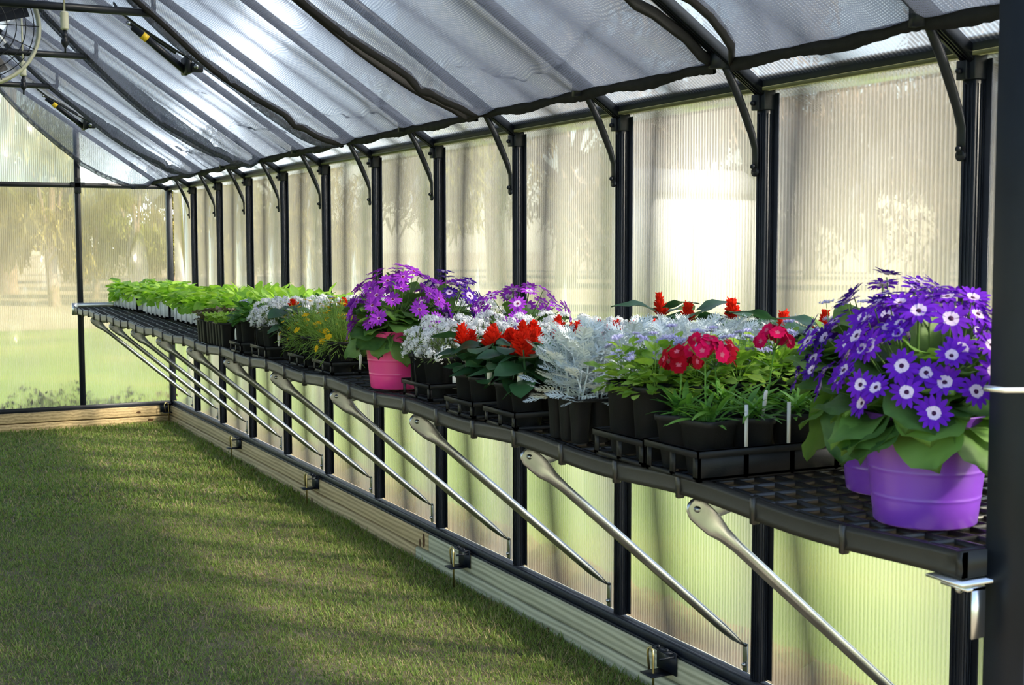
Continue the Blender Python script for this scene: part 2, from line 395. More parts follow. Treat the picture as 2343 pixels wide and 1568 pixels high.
# bottom and top rails
for xx, sg in ((0, 1), (-WID, -1)):
    b = MB().box((xx-sg*.012, YF, -.034), (xx+sg*.002, 0, -.002)).box((xx+sg*.002, YF, -.034), (xx+sg*.040, 0, -.010)).box((xx-sg*.020, YF, -.034), (xx-sg*.012, 0, -.026))
    trim(b)
    b = MB().box((xx-sg*.010, YF, ZT), (xx+sg*.040, 0, ZT+.036))
    trim(b)
    trim(MB().box((xx-sg*.0112, YF, ZT-.004), (xx+sg*.01, 0, ZT+.004)), M['gasket'], 0)
b = MB().box((-WID, -.012, -.034), (0, .002, -.002)).box((-WID, .002, -.034), (0, .04, -.010)); trim(b)
# corner posts
for xx in (-.0, -WID):
    trim(MB().box((xx-.02, -.022, -.002), (xx+.02, .03, ZT)))
def post(k, side):
    sg = 1 if side == 'r' else -1; xx = 0 if side == 'r' else -WID; y = -S*k
    b = MB().box((xx, y-.018, -.002), (xx+sg*PD, y+.018, ZT))
    for q in (-.010, 0, .010): b.box((xx+sg*.002, y+q-.0015, 0), (xx-sg*.0025, y+q+.0015, ZT-.06))
    for q in (.006, .014, .022): b.box((xx+sg*q, y-.0205, 0), (xx+sg*(q+.002), y-.0175, ZT-.06))
    o = trim(b, None, .001)
    # clip at the post top with its bolt
    c = MB().box((xx-sg*.006, y-.021, ZT-.052), (xx+sg*.030, y+.021, ZT+.002)).box((xx-sg*.014, y-.004, ZT-.052), (xx-sg*.004, y+.024, ZT-.012))
    cc = c.build('clip', M['frame'], o); bevel(cc, .002, 2)
    MB().ball((xx-sg*.018, y+.012, ZT-.034), .007, 6).build('bolt', M['frame'], cc, True)
    MB().box((xx+sg*.028, y-.034, .002), (xx+sg*.0315, y+.034, ZT-.01)).build('glazing_strip', M['frame'], o)
for k in range(1, NB): post(k, 'r')
for k in range(1, NB): post(k, 'l')
# side panes
pn = [0]
def pane(corners, thick, mat):
    """corners: 4 points in order; slab thickened along the normal"""
    pn[0] += 1; c = [Vector(q) for q in corners]; nrm = (c[1]-c[0]).cross(c[3]-c[0]).normalized()*thick
    V = c + [q+nrm for q in c]
    b = MB().add([tuple(v) for v in V], [(0,3,2,1),(4,5,6,7),(0,1,5,4),(1,2,6,5),(2,3,7,6),(3,0,4,7)])
    return b, pn[0]
for k in range(NB):
    y1, y0 = -S*k-.004, -S*(k+1)+.004
    b, i = pane([(.032, y0, -.006), (.032, y1, -.006), (.032, y1, ZT+.01), (.032, y0, ZT+.01)], .008, None)
    struct(b.build('window_%d' % i, M['pc_side']))
for k in range(0, NB, 2):
    y1, y0 = -S*k-.004, -S*(k+2)+.004
    b, i = pane([(-WID-.032, y1, -.006), (-WID-.032, y0, -.006), (-WID-.032, y0, ZT+.01), (-WID-.032, y1, ZT+.01)], .008, None)
    struct(b.build('window_%d' % i, M['pc_side']))
# end wall: studs, bar and panes up to the gable
EX = [-.637, -1.32, -2.0]
for i, x in enumerate(EX):
    zt = roofz(x)
    o = trim(MB().box((x-.019, -.004, -.002), (x+.019, .028, zt)).box((x-.003, -.008, 0), (x+.003, -.002, zt)), None, .001)
    c = MB().box((x-.022, -.012, ZT-.032), (x+.022, .0, ZT+.078)).box((x-.050, -.012, ZT+.006), (x+.050, .0, ZT+.044)).build('cross_clip', M['frame'], o); bevel(c, .003, 2)
    for q in ((x, ZT-.018), (x, ZT+.064), (x-.038, ZT+.024), (x+.038, ZT+.024)): MB().ball((q[0], -.014, q[1]), .005, 6).build('bolt', M['brown_rim'], c, True)
trim(MB().box((-WID, -.004, ZT+.006), (0, .028, ZT+.040)).box((-WID, -.008, ZT+.018), (0, -.003, ZT+.028)), None, .001)
edges = [0]+EX+[-WID]
for i in range(4):
    xa, xb = edges[i]-.004, edges[i+1]+.004
    b, j = pane([(xb, .03, -.006), (xb, .03, ZT+.02), (xa, .03, ZT+.02), (xa, .03, -.006)], .008, None); struct(b.build('window_%d' % j, M['pc_end']))
    b, j = pane([(xb, .03, ZT+.022), (xb, .03, roofz(xb, 1.55)), (xa, .03, roofz(xa, 1.55)), (xa, .03, ZT+.022)], .008, None); struct(b.build('window_%d' % j, M['pc_end']))
# front wall: door posts and panes either side of the open doorway
JX = -.641
b = MB()
for a_, c_ in ((0, .030), (.040, .066), (.072, .082)): b.box((JX+a_, YF-.055, -.03), (JX+c_, YF+.020, roofz(JX)))
b.box((JX+.003, YF-.045, -.03), (JX+.100, YF+.014, roofz(JX)))
trim(b, None, .002)
trim(MB().box((-2.06, YF-.05, -.03), (-2.0, YF+.02, roofz(-2.03))), None, .002)
b, j = pane([(-.56, YF, -.006), (0, YF, -.006), (0, YF, ZT), (-.56, YF, ZT)], .008, None); struct(b.build('window_%d' % j, M['pc_end']))
b, j = pane([(-WID, YF, -.006), (-2.07, YF, -.006), (-2.07, YF, ZT), (-WID, YF, ZT)], .008, None); struct(b.build('window_%d' % j, M['pc_end']))
trim(MB().box((-.60, YF-.02, ZT-.01), (0, YF+.02, ZT+.03)))
trim(MB().box((-.03, YF-.02, -.03), (.035, YF+.02, ZT+.03)))
# rafters and roof panes
def rafter(y, side):
    a = Vector((0 if side == 'r' else -WID, 0, ZT-.002)); ax = a.x; tx = RX
    b = MB(); n_ = 1 if side == 'r' else -1
    def pt(x, dz, yy): return (x, yy, roofz(x)+dz)
    xa, xb = ax, tx
    for (y0, y1, z0, z1) in ((y-.018, y+.018, 0, .030), (y-.0015, y+.0015, -.003, .0), (y-.011, y-.008, -.003, 0), (y+.008, y+.011, -.003, 0)):
        V = [pt(xa, z0, y0), pt(xa, z0, y1), pt(xa, z1, y1), pt(xa, z1, y0), pt(xb, z0, y0), pt(xb, z0, y1), pt(xb, z1, y1), pt(xb, z1, y0)]
        b.add(V, [(0,1,2,3),(7,6,5,4),(0,4,5,1),(1,5,6,2),(2,6,7,3),(3,7,4,0)])
    trim(b, None, 0)
for k in range(0, NB+1):
    rafter(-S*k, 'r'); rafter(-S*k, 'l')
trim(MB().box((RX-.03, YF, roofz(RX)-.01), (RX+.03, 0, roofz(RX)+.045)))
for k in range(NB):
    y1, y0 = -S*k-.004, -S*(k+1)+.004
    for side, (xa, xb) in (('r', (.05, RX)), ('l', (-WID-.05, RX))):
        za, zb = 1.552-.05*SL, roofz(RX, 1.552); q = [(xa, y0, za), (xa, y1, za), (xb, y1, zb), (xb, y0, zb)]
        if side == 'l': q = [q[1], q[0], q[3], q[2]]
        b, j = pane(q, .008, None); o = b.build('ceiling_pane', M['pc_side']); struct(o)
# tie bars across the house
for k, nm in ((2, 'lowest and farthest of the three'), (4, 'middle of the three'), (6, 'nearest of the three'),):
    y = -S*k-.02; z = 2.085; xr = -.945
    b = MB().tube([(xr, y, z), (-WID-xr, y, z)], .016, 12)
    b.box((xr-.012, y-.010, z), (xr+.004, y+.010, z+.075))
    o = b.build('tie_bar', M['frame'], None, True)
    tag(o, 'thin black horizontal tie bar under the roof, %s' % nm, 'tie bar', 'black tie bars under the roof')

# ------------------------------------------------------------------ knee braces from post to rafter
def make_brace():
    r = thing('roof_brace', '', 'roof brace', group='black curved braces between posts and roof')
    fl = [(.004, .0125), (.004, .0125), (.005, .0125), (.0095, .0105), (.0105, .0105), (.0105, .0105), (.0105, .0105), (.009, .011)]
    P = [(-.013, 0, 1.330), (-.013, 0, 1.360), (-.0135, 0, 1.388), (-.024, 0, 1.425), (-.045, 0, 1.472), (-.068, 0, 1.520), (-.092, 0, 1.563), (-.118, 0, 1.606)]
    # tube pressed flat at the foot, so its wide side lies against the post
    b = MB().tube(P, .01, 14, 0, True, [(f[1], f[0]) for f in fl], up=(0, 1, 0))
    b.lathe([(.0001, 0), (.0125, 0), (.0125, .006), (.0001, .006)], 14); v = b.V[-1].copy(); b.V[-1] = np.c_[-.010-v[:, 2], v[:, 1], 1.330+v[:, 0]]
    b.build('tube', M['frame'], r, True)
    c = MB().ball((-.020, 0, 1.343), .007, 6); c.build('bolt', M['frame'], r, True)
    MB().box((-.150, -.014, 1.585), (-.100, .014, 1.625)).build('roof_clip', M['frame'], r)
    return r
proto = make_brace()
onames = ['first', 'second', 'third', 'fourth', 'fifth', 'sixth', 'seventh', 'eighth', 'ninth', 'tenth', 'eleventh']
for k in range(1, 12):
    lab = 'black curved roof brace on the %s post from the far corner' % onames[k-1]
    loc = (0, -S*k+.006, 0)
    if k == 1: proto.location = loc; proto['label'] = lab; proto.rotation_euler = (0, 0, 0)
    else: dup(proto, loc, 0, lab)

# ------------------------------------------------------------------ shelf with its brackets
ZS = .705
def sag(y):
    t = (-y/S) % 1.0
    return -.011*math.sin(PI*t)**2
XFE = -.690
shelf = thing('plant_shelf', 'long black slatted plastic shelf running along the right wall', 'shelf', (0, 0, 0))
Y0, Y1 = -8.385, -.03
def seg_grate(ya, yb):
    b = MB(); n = 7
    def strip(x, w, z0, z1):
        ysq = np.linspace(ya, yb, int((yb-ya)/.07)+2); V = []
        for y in ysq:
            z = ZS+sag(y)
            V += [(x-w, y, z+z0), (x+w, y, z+z0), (x+w, y, z+z1), (x-w, y, z+z1)]
        F = []
        for i in range(len(ysq)-1):
            a = i*4
            for q in range(4): F.append((a+q, a+(q+1) % 4, a+4+(q+1) % 4, a+4+q))
        b.add(V, F)
    for x in np.linspace(-.655, -.035, 14): strip(x, .0028, -.018, -.001)
    for y in np.arange(ya+.0325, yb, .062):
        z = ZS+sag(y); b.box((XFE+.006, y-.0022, z-.012), (-.008, y+.0022, z))
    return b
for i in range(6):
    ya = Y0 + (Y1-Y0)*i/6; yb = Y0+(Y1-Y0)*(i+1)/6
    seg_grate(ya+.002, yb-.002).build('grate', M['shelf'], shelf)
def rim(x, side):
    b = MB(); ysq = np.arange(Y0, Y1+.034, .035); V = []
    prof = [(0, .004), (-.010*side, .004), (-.012*side, -.006), (-.009*side, -.026), (-.013*side, -.034), (0, -.036)]
    for y in ysq:
        z = ZS+sag(y)
        V += [(x+px, min(y, Y1), z+pz) for px, pz in prof]
    k = len(prof); F = []
    for i in range(len(ysq)-1):
        for q in range(k): F.append((i*k+q, i*k+(q+1) % k, (i+1)*k+(q+1) % k, (i+1)*k+q))
    b.add(V, F, [(0, 1, 2), (0, 2, 3), (0, 3, 4), (0, 4, 5)]); b.build('rim', M['brown_rim'], shelf)
rim(XFE+.012, 1); rim(-.006, -1)
MB().box((XFE, Y0, ZS-.034), (-.006, Y0+.012, ZS+.004)).build('rim', M['brown_rim'], shelf)
cl = MB()
for i in range(1, 36):
    y = Y0+i*S/3+.02
    if y > -.1: break
    z = ZS+sag(y); o = MB().box((XFE-.004, y-.006, z-.042), (XFE+.012, y+.006, z+.006)).build('rim_clip', M['shelf'], shelf); bevel(o, .002, 1)
o = MB().box((-.70, -.030, ZS-.008), (-.02, -.026, ZS+.026)).box((-.70, -.030, ZS-.010), (-.02, .0, ZS-.006)).box((-.70, -.034, ZS-.060), (-.664, -.012, ZS+.026)).build('end_bracket', M['alu'], shelf)
o['label'] = 'bright aluminium end bracket'
o = MB().box((-.640, Y0-.012, ZS-.040), (-.02, Y0-.009, ZS+.012)).box((-.700, Y0-.012, ZS-.042), (-.02, Y0+.060, ZS-.038)).box((-.68, Y0-.012, ZS-.12), (-.655, Y0-.009, ZS-.045)).box((-.69, Y0-.012, ZS-.050), (-.655, Y0+.04, ZS-.046)).build('end_bracket', M['alu'], shelf)
o['label'] = 'bright aluminium end bracket'
for dz in (-.056, -.034): MB().ball((-.672, Y0+.022, ZS+dz), .006, 6).build('bolt', M['steel'], shelf, True)

def make_bracket():
    r = thing('shelf_bracket', '', 'shelf bracket', group='silver diagonal brackets under the shelf')
    # horizontal arm under the shelf: flat tongue at the aisle end, tube behind
    A = [(-.668, 0, .640), (-.655, 0, .640), (-.630, 0, .641), (-.600, 0, .642), (-.560, 0, .645), (-.50, 0, .650), (-.02, 0, .655)]
    fa = [(.0022, .012), (.0022, .021), (.0022, .024), (.0022, .024), (.007, .017), (.011, .011), (.011, .011)]
    MB().tube(A, .01, 14, 0, True, fa, up=(0, 1, 0)).build('arm', M['steel'], r, True)
    # diagonal strut, tongue bolted beside the arm
    d = Vector((.637, 0, -.552)).normalized(); s0 = Vector((-.655, -.006, .640)); L = .853
    def q(t): return tuple(s0 + d*t)
    B = [q(-.022), q(-.016), q(.0), q(.030), q(.055), q(.085), q(.13), q(.40), q(L-.10), q(L-.05), q(L-.012)]
    fb = [(.0022, .008), (.0022, .017), (.0022, .024), (.0022, .024), (.0026, .023), (.009, .016), (.0125, .0125), (.0125, .0125), (.0125, .0125), (.0145, .009), (.015, .0024)]
    MB().tube(B, .01, 14, 0, True, fb, up=(0, 1, 0)).build('strut', M['steel'], r, True)
    e = s0 + d*(L-.012)
    f = MB().tube([tuple(e), (e.x+.012, e.y, e.z-.02), (-.013, e.y, .052)], .01, 10, 0, True, [(.002, .017), (.011, .0022), (.012, .0022)], up=(0, 1, 0)); 
    f = MB().box((-.0145, e.y-.012, .018), (-.011, e.y+.010, e.z+.006)); o = f.build('foot', M['steel'], r); bevel(o, .003, 2)
    for q in ((-.655, -.010, .640), (-.018, e.y-.002, .038)): MB().ball(q, .0065, 6).build('bolt', M['steel'], r, True)
    b = MB().box((-.035, -.014, .640), (-.002, .014, .672)); b.build('wall_clip', M['steel'], r)
    return r
proto = make_bracket()
bn = ['farthest', 'second', 'third', 'fourth', 'fifth', 'sixth', 'seventh', 'eighth', 'ninth', 'tenth', 'nearest']
for k in range(1, 12):
    lab = 'silver diagonal shelf bracket, %s from the far end wall' % onames[k-1] if 1 < k < 11 else ('silver diagonal shelf bracket nearest the far end wall' if k == 1 else 'silver diagonal shelf bracket nearest the purple pots')
    loc = (0, -S*k+.030, 0)
    if k == 1: proto.location = loc; proto['label'] = lab
    else: dup(proto, loc, 0, lab)

# anchors on the timber
def make_anchor():
    r = thing('frame_anchor', '', 'anchor', group='black anchors with hooked stakes on the timber')
    b = MB().box((-.060, -.045, .0), (-.004, -.0415, .006)).box((-.008, -.05, -.052), (-.0045, .05, .014)).box((-.075, -.028, -.054), (-.0045, .034, -.050)).box((-.03, -.035, .010), (-.004, .045, .013))
    o = b.build('bracket', M['frame'], r)
    c = MB().tube([(-.052, 0, -.13), (-.052, 0, -.05), (-.052, 0, .0), (-.052, .005, .016), (-.052, .016, .023), (-.052, .027, .016), (-.052, .030, .0), (-.052, .022, -.045)], .0035, 8)
    c.build('stake', M['brass'], r, True)
    for q in (-.018, .028): MB().ball((-.018, q, .016), .006, 6).build('bolt', M['frame'], r, True)
    return r
an = make_anchor()
spots = [((-.024, -6.63, -.03), 0, 'black anchor with brass stake under the nearest bracket, closest to camera'), ((-.024, -5.23, -.03), 0, 'black anchor with brass stake just past the timber joint'),
         ((-.024, -3.42, -.03), 0, 'black anchor with brass stake on the tan timber, middle of the wall'), ((-.024, -1.95, -.03), 0, 'small black anchor with stake on the timber, nearer the far end')]
for i, (l_, rz, lb) in enumerate(spots):
    if i == 0: an.location = l_; an['label'] = lb
    else: dup(an, l_, rz, lb)
dup(an, (-.05, -.022, -.03), PI/2, 'black anchor in the far corner of the frame')

# ------------------------------------------------------------------ shade cloths
def cloth(y0, y1, sag0, sag1, label, seed, gap=0):
    rr = np.random.RandomState(seed); nu, nv = 84, 72
    u = np.linspace(0, 1, nu); v = np.linspace(0, 1, nv)
    U, Vv = np.meshgrid(u, v, indexing='ij'); L = y0-y1
    Yc = y0 - U*L; d0 = U*L; d1 = (1-U)*L
    x0, x1 = -.125, RX+.06; X = x0 + (x1-x0)*Vv
    base = 1.515 - SL*X
    prof = np.sin(PI*np.clip(Vv, 0, 1)**.85)**.75
    s = prof*(sag0*np.exp(-(d0/.10)**1.4) + sag1*np.exp(-(d1/.10)**1.4)) + .022*prof
    # pleats running up the slope, tied down at each rafter
    ph = rr.rand(8)*6.28
    w_ = .010*np.sin(Yc*9+ph[0]+2.5*Vv)+.007*np.sin(Yc*17+ph[1]+6*Vv)+.006*np.sin(Yc*5+11*Vv+ph[2])
    w_ = w_*prof
    fold = np.exp(-((Vv-.16-.05*np.sin(U*7+ph[3]))/.011)**2)*.020 + np.exp(-((Vv-.42-.03*np.sin(U*9+ph[4]))/.008)**2)*.014
    fan = .024*np.exp(-Vv/.16)*np.sin((U-.5)*(26+30*Vv)+ph[5])*np.clip(Vv/.03, 0, 1)
    Z = base - s - w_ - fold - np.abs(fan)
    Yc = Yc + prof*.018*np.sin(Vv*14+ph[6])*(np.exp(-d0/.2)-np.exp(-d1/.2))
    Yc = Yc - gap*np.clip(Vv/.12, 0, 1)**.6*np.exp(-d0/.45)
    idx = np.arange(X.size).reshape(X.shape)
    b = MB().add(np.c_[X.ravel(), Yc.ravel(), Z.ravel()], np.c_[idx[:-1, :-1].ravel(), idx[1:, :-1].ravel(), idx[1:, 1:].ravel(), idx[:-1, 1:].ravel()])
    r = thing('shade_cloth', label, 'shade cloth', group='black shade cloths slung under the roof')
    b.build('mesh_cloth', M['cloth'], r, True)
    # lower hem: flat webbing with a ragged lower edge
    ysq = np.linspace(y0-.004, y1+.004, 90); V = []
    for i, y in enumerate(ysq):
        h = .020+.005*math.sin(y*17+ph[7])+.004*rr.rand(); t = (y0-y)/L; dz = -.004*math.sin(PI*((-y/S) % 1))
        zc = 1.600+dz
        V += [(-.128, y, zc+.006), (-.134, y, zc+.004), (-.132, y, zc-h-.004), (-.122, y, zc-h)]
    F = []
    for i in range(len(ysq)-1):
        for q in range(4): F.append((i*4+q, i*4+(q+1) % 4, i*4+4+(q+1) % 4, i*4+4+q))
    MB().add(V, F).build('hem', M['hem'], r)
    # side bindings
    for U_, e in ((0, 0), (nu-1, 1)):
        pts = [(X[U_, j], Yc[U_, j], Z[U_, j]-.003) for j in range(0, nv, 3)]
        MB().tube(pts, .006, 6, 0, True, [(.007, .016)]*len(pts), up=(0, 1, 0)).build('binding', M['hem'] if y0 < -4 else M['cloth'], r, True)
    return r
sg = [.19, .115, .13, .10, .085, .0, .0]
cn = ['farthest black shade cloth, hanging in a belly at the end wall', 'black shade cloth, second from the far end', 'black shade cloth, third from the far end',
      'black shade cloth, third from the doorway', 'black shade cloth left of the bright bare strip of roof', 'black shade cloth right of the bare strip, nearest the doorway']
for i in range(6):
    ya = -2*S*i-(.03 if i else .04); yb = -2*S*(i+1)+.03
    if i == 5: ya = -7.045
    if i == 4: yb = -6.98
    cloth(ya, yb, sg[i], sg[i+1], cn[i], 20+i, .11 if i == 5 else 0)
# left slope: one plain run of cloth, out of the picture
b = MB(); V = []
for y in np.linspace(-.05, -8.3, 60):
    for t in np.linspace(0, 1, 20):
        x = -WID+.13+(RX-.06+WID-.13)*t; V.append((x, y, roofz(x, 1.50)-.06*math.sin(PI*t)))
F = [(i*20+j, i*20+j+1, i*20+21+j, i*20+20+j) for i in range(59) for j in range(19)]
tag(b.add(V, F).build('shade_cloth', M['cloth'], None, True), 'long black shade cloth under the opposite roof slope', 'shade cloth')

# ------------------------------------------------------------------ roof vent openers
def opener(loc, label):
    r = thing('vent_opener', label, 'vent opener', loc, 0, 'black automatic vent openers under the roof')
    x, y, z = 0, 0, 0
    def P(x, y, dz): return (x, y, -x*SL+dz)
    MB().tube([P(-.14, 0, -.035), P(.10, .02, -.055)], .016, 12).build('cylinder', M['frame'], r, True)
    MB().tube([P(-.100, .003, -.040), P(-.078, .005, -.0415)], .0172, 12).build('yellow_collar', M['yellow'], r, True)['label'] = 'yellow collar'
    MB().tube([P(-.22, -.02, .0), P(-.20, -.06, -.03), P(-.14, -.09, -.04), P(.02, -.10, -.03), P(.11, -.12, -.02)], .007, 8, 0, True, [(.011, .005)]*5).build('arm', M['frame'], r, True)
    MB().tube([P(-.16, .01, -.03), P(-.05, .06, .0), P(.06, .07, .01)], .008, 8).build('arm', M['frame'], r, True)
    o = MB().box((.08, -.05, -.130), (.105, .07, -.055)).box((.10, -.06, -.125), (.15, -.03, -.085)).build('bracket', M['frame'], r); bevel(o, .003, 1)
    for q, w_ in (((.115, -.075, -.105), .012), ((-.16, -.02, .07), .008)): MB().ball(q, w_, 6).build('bolt', M['steel'], r, True)
    return r
op = opener((-.82, -3.83, roofz(-.82, 1.50)-.03), 'black roof vent opener with yellow collar, in front of the middle tie bar')
dup(op, (-.80, -.85, roofz(-.80, 1.50)-.03), 0, 'black roof vent opener with yellow collar, nearest the far end wall')

# misting heads on drop pipes
def mister(loc, zt, label):
    r = thing('misting_head', label, 'misting head', loc, 0, 'misting heads hanging on white drop pipes')
    MB().tube([(0, 0, .03), (0, 0, zt)], .0045, 8).build('drop_pipe', M['cream'], r, True)
    prof = [(.0001, -.036), (.010, -.036), (.016, -.031)]
    for i in range(12): prof += [(.0165, -.028+i*.005), (.0148, -.0255+i*.005)]
    prof += [(.016, .031), (.012, .036), (.0001, .036)]
    MB().lathe(prof, 18).build('valve', M['cream'], r, True)
    MB().lathe([(.0001, -.125), (.004, -.125), (.004, -.105), (.010, -.098), (.015, -.088), (.015, -.074), (.009, -.070), (.012, -.062), (.012, -.052), (.007, -.048), (.007, -.034), (.0001, -.034)], 16).build('nozzle', M['frame'], r, True)
    return r
ms = mister((-1.30, -4.235, 2.028), .37, 'cream misting head with black nozzle, crossing the upper tie bar')
dup(ms, (-1.30, -2.83, 2.005), 0, 'cream misting head with black nozzle, hanging lower at far left')

# circulation fan
r = thing('hanging_fan', 'round black fan in a cream ring at the top left under the roof', 'fan', (-1.555, -3.35, 2.13))
ring = MB(); n = 40
ring.tube([(.27*math.cos(2*PI*i/n), 0, .27*math.sin(2*PI*i/n)) for i in range(n+1)], .012, 8, 0, False, [(.03, .010)]*(n+1), up=(0, 1, 0)); ring.build('shroud', M['cream'], r, True)
gr = MB()
for q in (.05, .09, .13, .17, .21, .245): gr.tube([(q*math.cos(2*PI*i/n), -.03, q*math.sin(2*PI*i/n)) for i in range(n+1)], .0022, 5, 0, False)
for i in range(16): gr.tube([(.03*math.cos(i*PI/8), -.03, .03*math.sin(i*PI/8)), (.268*math.cos(i*PI/8), -.026, .268*math.sin(i*PI/8))], .002, 5)
gr.build('guard', M['frame'], r, True)
bl = MB()
for i in range(4):
    a = i*PI/2+.4; b = MB(); V = []
    for t in np.linspace(.05, .235, 6):
        for q in (-1, 0, 1):
            wd = .035+.25*(t-.05); ang = a+q*wd/t*.6; V.append((t*math.cos(ang), q*.02*(1-t*2), t*math.sin(ang)))
    bl = MB().add(V, [(j*3+k, j*3+k+1, j*3+k+4, j*3+k+3) for j in range(5) for k in range(2)]).build('blade', M['frame'], r, True)
MB().tube([(0, -.02, 0), (0, .09, 0)], .055, 16).build('motor', M['frame'], r, True)
MB().tube([(0, .02, .26), (.0, .02, .30)], .01, 8).build('hanger', M['frame'], r, True)

# door hook in front of the door post
r = MB().tube([(-.712, -8.44, .951), (-.708, -8.455, .951), (-.700, -8.463, .950), (-.66, -8.468, .9485), (-.55, -8.47, .948), (-.47, -8.47, .948)], .0042, 10).build('door_hook', M['alu'], None, True)
tag(r, 'bright steel hook rod lying across the black door post', 'hook')

# ------------------------------------------------------------------ plant templates: (V, F4, F3, m4)
def T_leaf(wid, bend=.25, fold=.15, nl=5, prof=None, wavy=0, heart=0, stalk=.0, serr=0):
    """unit-length leaf along +Y, face +Z"""
    V = []; F = []
    ts = np.linspace(0, 1, nl+1)
    for i, t in enumerate(ts):
        wd = wid*(prof(t) if prof else math.sin(PI*min(1, t*.92+.06))**.8)
        if serr and i % 2: wd *= 1-serr
        y = stalk + t*(1-stalk); z = -bend*t*t
        for q in (-1, -.5, 0, .5, 1):
            yy = y - heart*abs(q)**1.5*max(0, 1-t*2.2)
            V.append((q*wd, yy, z + fold*abs(q)*wd + wavy*math.sin(t*11+q*3)*abs(q)))
    for i in range(nl):
        for j in range(4): a = i*5+j; F.append((a, a+1, a+6, a+5))
    if stalk:
        k = len(V); V += [(-.018, 0, .0), (.018, 0, .0), (.018, stalk, 0), (-.018, stalk, 0)]; F.append((k, k+1, k+2, k+3))
    return (np.array(V), np.array(F), np.zeros((0, 3), int), np.zeros(len(F), int))
def T_join(parts):
    """parts: list of (template, 3x3 rows / matrix, offset, scale, matindex)"""
    V = []; F4 = []; F3 = []; m = []; n = 0
    for T, mat, off, s, mi in parts:
        v = (T[0]*s) @ np.array(mat).T + np.array(off); V.append(v)
        if len(T[1]): F4.append(T[1]+n); m.append(np.full(len(T[1]), mi) if mi is not None else T[3])
        if len(T[2]): F3.append(T[2]+n)
        n += len(v)
    return (np.concatenate(V), np.concatenate(F4), np.concatenate(F3) if F3 else np.zeros((0, 3), int), np.concatenate(m))
def rot(ax, a): return np.array(Matrix.Rotation(a, 3, ax))
def T_petal(wid, n=3, cup=.15, tip=.3, base=.35, split=None, notch=0):
    V = []; F = []; m = []
    ts = np.linspace(0, 1, n+1)
    for t in ts:
        wd = wid*min(1, base+(1-base)*t/.55)*(1 if t < .75 else (1-(t-.75)/.25*(1-tip)))
        V += [(-wd, t, cup*wd*.5-.12*t*t), (0, t-(notch if t == 1 else 0), -.12*t*t), (wd, t, cup*wd*.5-.12*t*t)]
    for i in range(n):
        mi = 1 if (split and ts[i+1] <= split+1e-6) else 0
        F += [(i*3, i*3+1, i*3+4, i*3+3), (i*3+1, i*3+2, i*3+5, i*3+4)]; m += [mi, mi]
    return (np.array(V), np.array(F), np.zeros((0, 3), int), np.array(m))
def T_dome(r, h, n=8, k=2, mi=0):
    V = []; F = []
    for i in range(k+1):
        a = i/k*PI/2*.92
        for j in range(n): V.append((r*math.cos(a)*math.cos(2*PI*j/n), r*math.cos(a)*math.sin(2*PI*j/n), h*math.sin(a)))
    for i in range(k):
        for j in range(n): F.append((i*n+j, i*n+(j+1) % n, (i+1)*n+(j+1) % n, (i+1)*n+j))
    F.append(tuple(k*n+q for q in (0, 2, 4, 6))) if n == 8 else None
    return (np.array(V), np.array(F), np.zeros((0, 3), int), np.full(len(F), mi))
def daisy(npet, wid, cup, split, disc_r, disc_h, up=.12, jit=.12, base=.35, tip=.3, seed=0):
    """flower head facing +Z with petal length 1"""
    rr = np.random.RandomState(seed); parts = []; P = T_petal(wid, 5, cup, tip, base, split)
    for i in range(npet):
        a = 2*PI*i/npet+rr.uniform(-.08, .08); s = 1+rr.uniform(-jit, jit)
        R_ = rot('Z', a) @ rot('X', up+rr.uniform(-.12, .12)); parts.append((P, R_, (0, 0, rr.uniform(0, .03)), s, None))
    parts.append((T_dome(disc_r, disc_h, 8, 2), np.eye(3), (0, 0, .03), 1, 2))
    return T_join(parts)
def mesh_of(T, name, mats, scale=1, smooth=False):
    return make_mesh(name, T[0]*scale, T[1], T[2], mats, T[3], None, smooth)

M['senetti_violet'] = petalmat('violet_petal', (.17, .022, .60)); M['senetti_magenta'] = petalmat('magenta_purple_petal', (.42, .055, .68))
M['senetti_blue'] = petalmat('deep_violet_petal', (.085, .018, .34)); M['senetti_base'] = petalmat('white_petal_base', (.88, .72, .95), .25, .06)
M['senetti_basem'] = petalmat('pale_petal_base', (.80, .50, .85), .25, .06)
M['disc_dark'] = plain('dark_flower_eye', (.045, .008, .05), .8, 0, .2, .4, 200)
M['disc_maroon'] = plain('maroon_flower_eye', (.13, .01, .05), .8, 0, .2, .4, 200)
M['leaf_senetti'] = leafmat('broad_green_leaf', (.050, .125, .036), (.16, .31, .075), .32, .5)
M['leaf_salvia'] = leafmat('dark_blue_green_leaf', (.022, .075, .040), (.055, .15, .06), .2, .4)
M['leaf_lettuce'] = leafmat('bright_lettuce_leaf', (.16, .36, .045), (.42, .62, .12), .45, .5)
M['leaf_alyssum'] = leafmat('grey_green_leaf', (.07, .12, .035), (.19, .26, .08), .3, .5)
M['leaf_ageratum'] = leafmat('fresh_green_leaf', (.13, .27, .04), (.33, .50, .10), .38, .5)
M['leaf_dianthus'] = leafmat('mid_green_leaf', (.06, .18, .035), (.16, .36, .07), .3, .4)
M['leaf_thread'] = leafmat('thread_green_leaf', (.07, .15, .025), (.20, .32, .07), .3, .6)
M['leaf_silver'] = leafmat('silver_leaf', (.56, .64, .66), (.80, .86, .88), .15, .85, None, (1.1, 1.1, 1.1))
M['leaf_petunia'] = leafmat('deep_green_leaf', (.035, .12, .025), (.09, .23, .05), .25, .45)
M['leaf_kale'] = leafmat('grey_purple_leaf', (.07, .03, .075), (.17, .17, .10), .2, .6)
M['white_petal'] = petalmat('white_petal', (.86, .87, .90), .25, .05)
M['red_petal'] = petalmat('scarlet_petal', (.80, .025, .008), .25, .2)
